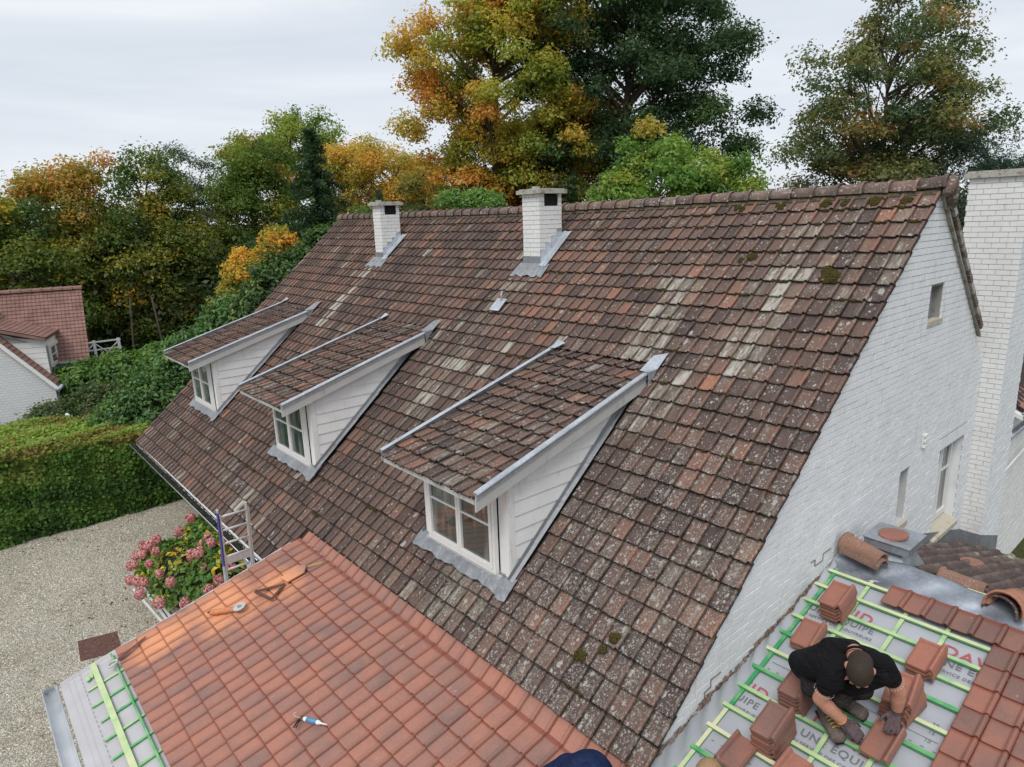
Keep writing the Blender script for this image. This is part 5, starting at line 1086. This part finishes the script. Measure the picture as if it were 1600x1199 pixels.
# hedge: clipped box
hd = Thing('clipped_hedge', (-21.5, -12, 0), 'long clipped hornbeam hedge, green with yellowish brown top, along the gravel yard', 'hedge')
def htop(y): return 2.95-.06*(y+11.5) if y > -30 else 2.9
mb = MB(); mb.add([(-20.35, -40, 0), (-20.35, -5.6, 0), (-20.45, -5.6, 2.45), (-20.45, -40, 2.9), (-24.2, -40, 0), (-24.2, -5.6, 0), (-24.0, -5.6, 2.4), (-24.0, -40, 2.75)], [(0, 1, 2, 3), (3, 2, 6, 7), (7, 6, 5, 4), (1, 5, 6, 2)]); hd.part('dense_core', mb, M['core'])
rg = np.random.default_rng(5)
def hedge_leaves(n, face, nm, pal, size, seed):
    rg = np.random.default_rng(seed); y = rg.uniform(-24, -5.4, n); k = .08*np.sin(y*3.1)+.06*np.sin(y*7.7)
    tp = np.interp(y, [-40, -11.5, -5.5], [2.95, 2.92, 2.5])+.05*np.sin(y*2.3)
    if face == 'side':
        z = rg.uniform(0, 1, n)**.9*tp; x = -20.25+k*.6+rg.normal(0, .06, n)+.05*np.sin(z*6+y*2); N = np.array([.9, -.1, .35])+rg.normal(size=(n, 3))*.55; f = .35+.35*(z/2.9)**3*2+rg.normal(0, .12, n)+.25*np.sin(y*1.7+z*2.1)*np.sin(z*3.3-y)
    else:
        x = -20.2-rg.uniform(0, 1, n)*3.9; z = tp+rg.normal(0, .05, n)+.06*np.sin(x*4+y*3); N = np.array([.2, -.1, 1])+rg.normal(size=(n, 3))*.5; f = .5+.3*np.sin(x*2.1+y*1.3)*np.sin(y*.9)+rg.normal(0, .2, n)
    return leaves(np.c_[x, y, z], N, size, palcol(pal, f, rg, n), hd.B, nm, M['leaf'], .6, seed)
hd.part('side_foliage', hedge_leaves(66000, 'side', 'side_foliage', [(.018, .038, .010), (.030, .062, .014), (.045, .09, .018), (.075, .12, .022), (.12, .10, .03)], .13, 51), None)
hd.part('top_foliage', hedge_leaves(42000, 'top', 'top_foliage', [(.12, .055, .025), (.11, .10, .025), (.09, .14, .028), (.12, .175, .035), (.15, .18, .04)], .12, 52), None)
# hydrangea
hy = Thing('hydrangea', (-12.8, -8.35, 0), 'hydrangea bush full of pink flower heads and yellowing leaves by the ladder', 'flowering shrub')
rg = np.random.default_rng(61); HE = np.array([(0, 0, .85, 1.7, .95, .85), (1.3, .35, .95, 1.1, .7, .9), (-1.2, -.1, .65, 1.0, .8, .65), (.1, .5, 1.5, 1.1, .4, .75), (1.0, .5, 1.6, .7, .35, .6)])
def surf(n, rg, lo=.9):
    ci = rg.integers(0, len(HE), n); d = rg.normal(size=(n, 3)); d[:, 2] = np.abs(d[:, 2])-.15; d /= np.linalg.norm(d, axis=1, keepdims=True); return hy.B+HE[ci, :3]+d*HE[ci, 3:6]*rg.uniform(lo, 1.03, (n, 1)), d
P, d = surf(6500, rg, .75); pat = np.sin(P[:, 0]*2.7+1)*np.sin(P[:, 1]*3.1)+.4*np.sin(P[:, 0]*6.1)
f = np.clip(.25+.42*(pat > .22)*(rg.random(len(P)) < .6)*rg.random(len(P))*1.7+rg.normal(0, .10, len(P)), 0, .99)
hy.part('foliage', leaves(P, d+rg.normal(size=d.shape)*.5+[0, 0, .5], .15, palcol([(.03, .075, .014), (.06, .13, .024), (.14, .20, .02), (.40, .30, .03), (.55, .36, .03)], f, rg, len(P)), hy.B, 'foliage', M['leafg'], .6, 61), None)
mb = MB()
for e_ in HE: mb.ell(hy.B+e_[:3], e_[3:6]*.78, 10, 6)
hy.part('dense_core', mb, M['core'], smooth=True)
hp, hd_ = surf(700, rg, 1.0); sel = []
for p, q in zip(hp, hd_):
    if all(np.linalg.norm(p-s[0]) > .225 for s in sel) and (q[1] < .35 or p[2] > 1.2) and p[2] > .25: sel.append((p, q))
    if len(sel) >= 64: break
for i, (p, q) in enumerate(sel):
    r = random.uniform(.085, .13); n = 190; dd = rg.normal(size=(n, 3)); dd /= np.linalg.norm(dd, axis=1, keepdims=True); C_ = p+q*.10+dd*r*np.array([1, 1, 1.15]); 
    hy.part('flower_head', leaves(C_, dd+rg.normal(size=dd.shape)*.35, .048, palcol([(.52, .14, .17), (.64, .25, .26), (.74, .39, .38), (.62, .36, .30)], np.clip(rg.normal(.4+jit(.15), .2, n), 0, 1), rg, n), hy.B, 'flower_head', M['petal'], .9, 100+i), None)
    if i % 9 == 0: pass
# fallen leaves on the yard (stuff)
n = 900; P = np.c_[rg.uniform(-20, -9, n), rg.uniform(-16, -7.8, n), rg.uniform(.04, .06, n)]; keep = (rg.random(n) < .25) | (P[:, 0] < -19.2) | ((P[:, 0] > -15) & (P[:, 1] > -10)); P = P[keep]
me = leaves(P, rg.normal(size=P.shape)*.2+[0, 0, 1], .07, palcol([(.04, .025, .012), (.10, .05, .02), (.25, .14, .03)], rg.random(len(P))*.8, rg, len(P)), np.zeros(3), 'fallen_leaves', M['leaf'], .6, 9)
o = bpy.data.objects.new('fallen_leaves', me); COL.objects.link(o); settag(o, 'dark fallen leaves scattered on the gravel', 'leaves', None, 'stuff')
# pebbles: real stones on the nearer gravel
n = 26000; C_ = np.c_[rg.uniform(-20, -8.2, n), rg.uniform(-14.5, -6.0, n), rg.uniform(.02, .03, n)]; s = rg.uniform(.010, .026, (n, 1)); a = rg.uniform(0, PI, n)
ux = np.c_[np.cos(a), np.sin(a), rg.normal(0, .1, n)]; uy = np.c_[-np.sin(a), np.cos(a), rg.normal(0, .1, n)]
V = np.stack([C_-ux*s, C_-uy*s*.8, C_+ux*s, C_+uy*s*.8, C_+[0, 0, .016]+ux*s*.1, C_+[0, 0, .016]-ux*s*.1], 1).reshape(-1, 3)
o_ = (np.arange(n)*6)[:, None]; F4 = np.concatenate([o_+[0, 1, 4, 5], o_+[1, 2, 4, 4], o_+[2, 3, 5, 4], o_+[3, 0, 5, 5]])
F4 = np.concatenate([o_+[0, 1, 4, 5], o_+[2, 3, 5, 4]]); me = bpy.data.meshes.new('pebbles'); 
me.vertices.add(len(V)); me.vertices.foreach_set('co', V.astype(np.float32).ravel()); tri = np.concatenate([o_+[1, 2, 4], o_+[3, 0, 5]])
nl = len(F4)*4+len(tri)*3; me.loops.add(nl); me.loops.foreach_set('vertex_index', np.concatenate([F4.ravel(), tri.ravel()]).astype(np.int32)); me.polygons.add(len(F4)+len(tri)); me.polygons.foreach_set('loop_start', np.concatenate([np.arange(len(F4))*4, len(F4)*4+np.arange(len(tri))*3]).astype(np.int32))
at = me.attributes.new('leafcol', 'FLOAT_COLOR', 'POINT'); cc4 = np.ones((len(V), 4), np.float32); cc4[:, :3] = np.repeat(palcol([(.30, .27, .21), (.54, .495, .40), (.68, .635, .53), (.80, .76, .66)], rg.random(n), rg, n, .1), 6, 0); at.data.foreach_set('color', cc4.ravel())
me.materials.append(m_leaf('stone', 0, .1)); me.update(calc_edges=True); me.validate(); o = bpy.data.objects.new('gravel_stones', me); COL.objects.link(o); settag(o, 'pale loose gravel stones covering the yard', 'gravel', None, 'stuff')

# ------------------------------------------------------------------ NEIGHBOUR
nb = Thing('neighbour_house', (-34, -12, 0), 'white neighbour house with red tiled roofs and a small dormer beyond the hedge', 'house')
mb = MB(); mb.box((-36.5, -22, 0), (-32.2, -6.9, 3.3)); mb.prism([(-36.2, -6.9, 3.2), (-32.1, -6.9, 3.2), (-34.0, -6.9, 6.2)], (0, -15, 0)); nb.part('wall', mb, M['brick'])
def fieldroof(fr, W_, L_, name, mat, parent=None, tw=.155, tg=.20, lab=None):
    mb = MB(); nu = int(W_/tw)
    rows = int(L_/tg)
    for r in range(rows):
        V = []; pr = [(0, 0), (.7, 0), (.8, .022), (.92, .022)]
        us = [(c+q)*tw for c in range(nu) for q, _ in pr]+[nu*tw]; hs = [h for c in range(nu) for _, h in pr]+[0]
        for j, (v, dz) in enumerate(((r*tg, 0), ((r+1)*tg, .028), ((r+1)*tg, -.01))): V += [fr.p(u, v, h+dz) for u, h in zip(us, hs)]
        m = len(us); mb.add(V, [(j*m+i, (j+1)*m+i, (j+1)*m+i+1, j*m+i+1) for j in range(2) for i in range(m-1)])
    mb.prism([fr.p(0, 0, -.02), fr.p(W_, 0, -.02), fr.p(W_, L_, -.02), fr.p(0, L_, -.02)], -fr.n*.1); return nb.part(name, mb, mat, parent, stuff=True, label=lab)
dn = nrm((2.6, 0, -2.98)); f1 = Frame((-34.0, -6.45, 6.52), dn, (0, -1, 0)); f1.n = nrm(np.cross(dn, f1.u)); f1.n = f1.n if f1.n[2] > 0 else -f1.n
fieldroof(f1, 15, 4.0, 'roof', M['far'])
mb = MB()
for k in range(38): pass
for k in range(36):
    y = -6.4-k*.4; nb_o = nb.part('ridge_tile', half_round((-34, y, 6.55), (-34, y-.42, 6.56), .13, .02, 6), M['far'])
mb = MB(); mb.tube([(-31.38, -6.5, 3.48), (-31.38, -20, 3.48)], .07, 8); nb.part('gutter', mb, M['zinc'], smooth=True); mb = MB(); mb.box((-31.5, -8.6, 3.22), (-31.42, -6.5, 3.44)); nb.part('fascia', mb, M['lead'])
n_before = set(o_.name for o_ in bpy.data.objects)
# front gabled wing, ridge along X
f3 = Frame((-34.5, -12.6, 7.4), nrm((0, 3.8, -4.6)), (1, 0, 0)); f3.n = nrm(np.cross(f3.u, -f3.v)); f3.n = f3.n if f3.n[2] > 0 else -f3.n
mb = MB(); mb.prism([(-29.7, -16.4, 0), (-29.7, -8.95, 0), (-29.7, -8.95, 2.75), (-29.7, -12.6, 7.1), (-29.7, -16.4, 2.75)], (-4.5, 0, 0)); nb.part('gable_wall', mb, M['brickf'])
fieldroof(f3, 5.0, 5.95, 'wing_roof', M['far'])
mb = MB(); p0, p1 = f3.p(5.0, 0, 0), f3.p(5.0, 6.0, 0); mb.prism([p0+[0, 0, .05], p1+[0, 0, .05], p1+[0, 0, -.16], p0+[0, 0, -.16]], (.05, 0, 0)); nb.part('barge_board', mb, M['wood_w'])
mb = MB(); p0, p1 = f3.p(0, 6.02, -.05), f3.p(5.05, 6.02, -.05); mb.tube([p0, p1], .09, 8); nb.part('gutter', mb, M['zincl'], smooth=True, label='pale gutter on the wing eaves')
# shed dormer on the wing
mb = MB(); mb.prism([(-30.4, -11.1, 5.35), (-30.4, -9.15, 4.45), (-30.4, -9.15, 3.1)], (-2.6, 0, 0)); mb.prism([(-30.4, -11.6, 5.0), (-30.4, -9.15, 3.0), (-30.4, -9.15, 4.72), (-30.4, -11.6, 5.2)], (-2.6, 0, 0)); dm = nb.part('dormer', mb, M['wood_w'])
for k in range(6):
    z = 3.25+k*.24; yb = -12.6+(7.4-z)*3.8/4.6
    mb = MB(); mb.box((-30.395, min(-9.2, yb-2.0) if False else max(-11.4, -9.15-.1-(k+1)*.36), z), (-30.37, -9.15, z+.225)); nb.part('plank', mb, M['wood_w'], dm)
fd = Frame((-33.1, -11.9, 5.75), nrm((0, 3.0, -.95)), (1, 0, 0)); fd.n = nrm(np.cross(fd.u, -fd.v)); fd.n = fd.n if fd.n[2] > 0 else -fd.n
fieldroof(fd, 3.0, 3.0, 'dormer_roof', M['far'], dm)
window(nb, 'window_frame', (-32.9, -9.14, 3.5), (1, 0, 0), (0, 1, 0), 2.2, .95, [(.07, 1.08), (1.12, 2.13)], [.5])
pv = Vector((-29.7, -8.95, 0))-Vector(nb.B); RZ = Matrix.Translation(pv+Vector((.2, 1.2, 0))) @ Matrix.Rotation(math.radians(-6), 4, 'Z') @ Matrix.Translation(-pv)
for o_ in list(bpy.data.objects):
    if o_.name not in n_before and o_.parent == nb.o: o_.matrix_local = RZ
for (ya, zb_, w_, h_) in ((-8.35, 1.1, 1.3, 1.5), (-5.2, 0.2, 1.2, 2.0)):
    window(nb, 'window_frame', (-32.16, ya, zb_), (0, 1, 0), (1, 0, 0), w_, h_, [(.07, w_/2-.01), (w_/2+.01, w_-.07)], [.5])
mb = MB(); mb.box((-34.5, -6.8, 0), (-32.3, -3.9, 2.5)); mb.box((-32.3, -6.9, 2.3), (-31.2, -3.9, 2.45)); nb.part('porch', mb, M['mortar'])
c_, s_r = math.cos(math.radians(-11.5)), math.sin(math.radians(-11.5)); pv = np.array([-34, -6.45]); dB = nb.B[:2]-pv
nb.o.location = (pv[0]+c_*dB[0]-s_r*dB[1], pv[1]+s_r*dB[0]+c_*dB[1], 0); nb.o.rotation_euler = (0, 0, math.radians(-11.5))
fe = Thing('white_fence', (-35.6, -4.8, 2.5), 'white painted criss cross balustrade between the red roof and the wisteria', 'balustrade')
for y in (-7.2, -6.1, -5.0):
    mb = MB(); mb.bar((-35.6, y, 2.4), (-35.6, y, 3.78), .12, .12, (1, 0, 0)); fe.part('post', mb, M['white'])
for z in (3.70, 3.30, 2.85): mb = MB(); mb.bar((-35.6, -7.3, z), (-35.6, -4.9, z), .07, .07); fe.part('rail', mb, M['white'])
for y in (-7.2, -6.1):
    for a, b in ((2.6, 3.66), (3.66, 2.6)): mb = MB(); mb.bar((-35.56, y, a), (-35.56, y+1.1, b), .05, .05); fe.part('brace', mb, M['white'])
mb = MB(); mb.box((-36.5, -6.6, 0), (-35.2, -3.4, 2.5)); fe.part('terrace', mb, M['mortar'])

# ------------------------------------------------------------------ PEOPLE
def flesh(thing, name, mb, mat, vox=.014, it=6, parent=None, label=None):
    o = thing.part(name, mb, mat, parent, label=label); m = o.modifiers.new('r', 'REMESH'); m.mode = 'VOXEL'; m.voxel_size = vox; m.use_smooth_shade = True
    s = o.modifiers.new('s', 'SMOOTH'); s.factor = .5; s.iterations = it; return o
def hand(mb, w, d, side, n, L_=.19, curl=.5):
    """w wrist, d direction of fingers, side = thumb side, n = palm normal (down)"""
    w, d, side, n = np.array(w, float), nrm(d), nrm(side), nrm(n)
    for t in (-.03, -.01, .012, .032): mb.cap(w+side*t*.5, w+d*.088+side*t, .017, .014, 8)
    for i, (t, l) in enumerate(((-.036, .056), (-.012, .072), (.012, .078), (.035, .070))):
        a = w+d*.09+side*t; b = a+d*l*.5+n*l*.12; c = b+nrm(d*(1-curl)+n*curl)*l*.36; e_ = c+nrm(d*(.6-curl)+n*(curl+.4))*l*.28
        mb.cap(a, b, .0105, .0095, 7); mb.cap(b, c, .0095, .0088, 7); mb.cap(c, e_, .0088, .0075, 7)
    a = w+d*.025+side*.035; b = a+d*.04+side*.032+n*.012; c = b+d*.035+side*.004+n*.02; mb.cap(a, b, .014, .012, 7); mb.cap(b, c, .012, .009, 7)
A = lambda *p: np.array(p, float)
W_ = Thing('person', (1.05, -5.0, 3.4), 'roofer in black T-shirt and dark trousers squatting on the battens, gloves on a tile', 'person')
P_S = 1.62
HEEL_L, TOE_L = A(0.994, -5.077, 3.535), A(1.262, -5.268, 3.470); HEEL_R, TOE_R = A(1.153, -4.839, 3.600), A(1.340, -4.85, 3.575)
HIP = A(0.814, -5.02, 4.06); KL = A(1.226, -5.245, 3.965); KR = A(1.375, -5.10, 4.07); SL = A(1.213, -5.475, 4.368); SR_ = A(1.560, -5.150, 4.500)
NECK = A(1.331, -5.280, 4.575); HEAD = A(1.445, -5.425, 4.515); EL = A(1.095, -5.456, 3.980); WL = A(1.285, -5.250, 3.686); ER = A(1.662, -4.930, 4.115); WR = A(1.645, -4.850, 3.814)
AL, AR = HEEL_L+A(0, 0, .06), HEEL_R+A(0, 0, .06); MID = A(1.06, -5.17, 4.40); k_ = P_S
bd_ = MB(); bd_.cap(NECK, HEAD-(HEAD-NECK)*.25, .055*k_, .052*k_)
hd2 = nrm(HEAD-NECK); fwd = nrm(A(.08, -.22, -.95)); upv = nrm(A(.30, -.74, .60)); upv = nrm(upv-fwd*(upv@fwd)); sdv = np.cross(fwd, upv)
Rh = np.array([sdv, fwd, upv]).T; K = lambda *q: tuple(x*k_ for x in q)
bd_.ell(HEAD+upv*.02*k_, K(.076, .092, .100), 14, 10, Rh); bd_.ell(HEAD+fwd*.035*k_-upv*.055*k_, K(.055, .06, .06), 12, 8, Rh); bd_.ell(HEAD+fwd*.088*k_-upv*.045*k_, K(.025, .018, .016), 8, 6, Rh)
bd_.cap(HEAD+fwd*.088*k_+upv*.02*k_, HEAD+fwd*.112*k_-upv*.018*k_, .012*k_, .017*k_, 8)
for s in (-1, 1):
    bd_.ell(HEAD+(sdv*s*.078-fwd*.005-upv*.005)*k_, K(.012, .022, .034), 8, 6, Rh); bd_.ell(HEAD+(fwd*.083+sdv*s*.032+upv*.03)*k_, K(.026, .014, .010), 8, 5, Rh)
for a, b, c in ((SL, EL, WL), (SR_, ER, WR)):
    bd_.cap(a, b, .086, .076); bd_.cap(b, b+(c-b)*.35, .076, .075); bd_.cap(b+(c-b)*.3, c, .079, .054)
bd_.cap(SL-A(0, 0, .02), SR_-A(0, 0, .02), .07, .07); bd_.cap(NECK, MID-A(0, 0, .06), .08, .09); bd_.cap(MID-A(0, 0, .06), HIP, .09, .10); bd_.cap((SL+SR_)/2, NECK, .10, .085)
body = flesh(W_, 'body', bd_, M['skin'], .012, 5)
sh = MB(); sv = nrm(SR_-SL); sv = nrm(sv)
for t in (-.5, -.25, 0, .25, .5):
    sp = NECK*.55+(SL+SR_)/2*.45+sv*t*.40+A(-.05, .03, -.05-.05*abs(t)); lp_ = HIP+sv*t*.30+A(.0, 0, .03); m1 = MID+sv*t*.44+A(.02, 0, -.10*abs(t)*2-.02)
    sh.cap(lp_, m1, .135, .160); sh.cap(m1, sp, .160, .112)
sh.cap(MID, NECK-hd2*.05-A(.02, -.02, .03), .15, .105)
for a, b in ((SL, EL), (SR_, ER)): sh.cap(a+(NECK-a)*.35, a+(b-a)*.10, .102, .110); sh.cap(a, a+(b-a)*.50, .112, .108)
sh.cap(SR_+A(0, .0, -.10), MID+A(.25, -.05, -.25), .13, .12); sh.cap(SL+A(0, 0, -.08), MID+A(.08, -.12, -.25), .12, .12)
shirt = flesh(W_, 't_shirt', sh, M['shirt'], .018, 9)
def ring_at(c, d, r, n=16): x_ = nrm(np.cross(d, (.3, .1, 1))); y_ = np.cross(nrm(d), x_); return [c+(math.cos(t)*x_+math.sin(t)*y_)*r for t in [2*PI*i/n for i in range(n+1)]]
col_ = MB(); col_.tube(ring_at(NECK+hd2*.0, hd2, .094), .014, 6, False); W_.part('collar', col_, M['shirt'], shirt, smooth=True)
cord = MB(); cord.tube(ring_at(NECK+hd2*.03, hd2, .092), .006, 5, False); W_.part('neck_cord', cord, M['rust'])
for a, b in ((SL, EL), (SR_, ER)):
    R_ = ring_at(a+(b-a)*.67, b-a, .099, 60); mb = MB()
    for i in range(20):
        mb.tube(R_[i*3:i*3+2], .0035, 4)
    W_.part('sleeve_print', mb, M['tex'], shirt)
tr = MB(); h2 = nrm(np.cross(nrm(KR-HIP), (0, 0, 1))); tr.cap(HIP-sv*.10+A(0, 0, -.03), HIP+sv*.12+A(0, 0, -.03), .16, .16); tr.cap(HIP-A(0, 0, .06)-sv*.08, KL, .155, .115); tr.cap(HIP-A(0, 0, .06)+sv*.10, KR, .155, .115); tr.cap(KL, AL+A(0, 0, .08), .112, .078); tr.cap(KR, AR+A(0, 0, .08), .112, .078)
trs = flesh(W_, 'trousers', tr, M['trous'], .017, 6)
pk = MB(); pc = A(0.905, -5.30, 4.0); pk.cap(pc+A(-.02, .02, .06), pc-A(0, 0, .10), .090, .085); pk.cap(pc+A(.13, -.03, .02), pc+A(.13, -.03, -.09), .085, .07); flesh(W_, 'holster_pocket', pk, M['trous'], .018, 4, trs)
for a, toe in ((HEEL_L, TOE_L), (HEEL_R, TOE_R)):
    d_ = nrm(toe-a); mb = MB(); x_ = nrm(np.cross(d_, (0, 0, 1)))
    mb.cap(a+A(0, 0, .12), a+A(0, 0, .02), .082, .072); mb.cap(a, toe-d_*.06, .066, .070); 
    for q in (-.022, .022): mb.cap(a+d_*.08+x_*q, toe-d_*.03+x_*q, .064, .064)
    s_o = flesh(W_, 'shoe', mb, M['shoe'], .012, 4)
    mb = MB()
    for k in range(4): c_ = a+(toe-a)*(.36+.13*k)+A(0, 0, .060); mb.tube([c_-x_*.045, c_+A(0, 0, .020), c_+x_*.045], .0065, 5)
    W_.part('laces', mb, M['yel'] if toe is TOE_L else M['shoe'], s_o)
    mb = MB(); mb.prism([a-d_*.07+x_*.06+A(0, 0, -.062), toe+d_*.015+x_*.045+A(0, 0, -.058), toe+d_*.015-x_*.045+A(0, 0, -.058), a-d_*.07-x_*.06+A(0, 0, -.062)], (0, 0, .022)); W_.part('sole', mb, M['dark'], s_o)
def hand(mb, w, d, side, n, k, curl=.5):
    w, d, side, n = np.array(w, float), nrm(d), nrm(side), nrm(n); side = nrm(side-d*(side@d)); n = nrm(np.cross(d, side)) if np.cross(d, side)@n > 0 else -nrm(np.cross(d, side))
    for t in (-.03, -.01, .012, .032): mb.cap(w+side*t*.5*k, w+(d*.088+side*t)*k, .018*k, .0145*k, 8)
    for t, l in ((-.037, .056), (-.013, .072), (.012, .078), (.036, .070)):
        a = w+(d*.09+side*t)*k; b = a+(d*l*.5+n*l*.12)*k; c = b+nrm(d*(1-curl)+n*curl)*l*.36*k; e_ = c+nrm(d*(.6-curl)+n*(curl+.4))*l*.28*k
        mb.cap(a, b, .0108*k, .0098*k, 7); mb.cap(b, c, .0098*k, .009*k, 7); mb.cap(c, e_, .009*k, .0078*k, 7)
    a = w+(d*.025+side*.035)*k; b = a+(d*.04+side*.032+n*.012)*k; c = b+(d*.035+side*.004+n*.02)*k; mb.cap(a, b, .0145*k, .012*k, 7); mb.cap(b, c, .012*k, .0095*k, 7)
for w_, e_, tgt, side, nn_ in ((WL, EL, A(.78, .18, -.52), A(.2, .9, .3), A(-.3, .1, -1)), (WR, ER, A(.05, -.62, -.80), A(-.95, -.1, .0), A(-.3, -.9, -.2))):
    mb = MB(); mb.cap(w_-nrm(w_-e_)*.05, w_+nrm(tgt)*.01, .060, .054, 10); hand(mb, w_, tgt, side, nn_, 1.55, .45); flesh(W_, 'glove', mb, M['glove'], .0095, 3)
cf_ = MB(); cf_.tube(ring_at(WL-nrm(WL-EL)*.055, WL-EL, .060), .009, 5, False); W_.part('glove_cuff', cf_, M['orange'])
hr = MB(); hr.ell(HEAD+(upv*.036+fwd*.000)*k_, K(.0785, .092, .088), 18, 12, Rh); hr.ell(HEAD-(fwd*.038+upv*.025)*k_, K(.074, .068, .085), 14, 10, Rh); flesh(W_, 'hair', hr, M['hair'], .010, 2)
eb = MB()
for s in (-1, 1): eb.ell(HEAD+(fwd*.093+sdv*s*.032+upv*.012)*k_, K(.013, .006, .007), 8, 5, Rh)
W_.part('eyes', eb, M['tex'])
# second worker: only the navy shoulder shows at the bottom edge
N_ = Thing('person', (-.6, -7.6, 2.9), 'worker in a navy blue jacket bending at the bottom edge of the picture', 'person')
mb = MB(); s1, s2, b1_ = A(-.40, -7.74, 3.50), A(.02, -7.58, 3.52), A(-.05, -8.5, 3.45)
mb.cap(s1, s2, .17, .155); mb.cap((s1+s2)/2, b1_, .27, .29); mb.cap(s1, A(-.93, -8.1, 2.98), .16, .12); mb.cap(s2, A(-.0, -7.8, 3.0), .16, .12); jk = flesh(N_, 'jacket', mb, M['navy'], .02, 5)
mb = MB(); mb.cap((s1+s2)/2, A(-.5, -7.72, 3.12), .10, .09); mb.ell(A(-.52, -7.70, 3.02), (.12, .13, .12)); mb.cap(A(-.93, -8.1, 2.98), A(-.9, -8.0, 2.86), .07, .05); mb.cap(A(-.0, -7.8, 3.0), A(-.1, -7.8, 2.92), .07, .05); flesh(N_, 'body', mb, M['skin'], .016, 4)
mb = MB(); mb.cap(b1_, A(-.3, -8.6, 2.95), .22, .14); mb.cap(A(-.3, -8.6, 2.95), A(.05, -8.8, 2.75), .13, .09); flesh(N_, 'trousers', mb, M['trous'], .02, 4)
# third worker: blond top of the head
Bp = Thing('person', (.60, -6.75, 3.0), 'blond person whose head top just shows at the bottom edge beside the battens', 'person')
hc = A(.585, -6.72, 3.46); mb = MB(); mb.ell(hc, (.125, .15, .16), 14, 10); mb.cap(hc-A(0, 0, .12), hc+A(.02, -.20, -.24), .09, .08); mb.cap(hc+A(-.22, -.32, -.28), hc+A(.3, -.32, -.28), .10, .10); flesh(Bp, 'body', mb, M['skin'], .014, 4)
mb = MB(); mb.ell(hc+A(0, .01, .03), (.138, .155, .152), 16, 10); flesh(Bp, 'hair', mb, M['hairb'], .012, 3)
mb = MB(); mb.cap(hc+A(-.22, -.35, -.30), hc+A(.3, -.35, -.30), .13, .13); mb.cap(hc+A(.04, -.40, -.28), hc+A(.08, -.9, -.40), .2, .18); flesh(Bp, 'jacket', mb, M['navy'], .018, 4)
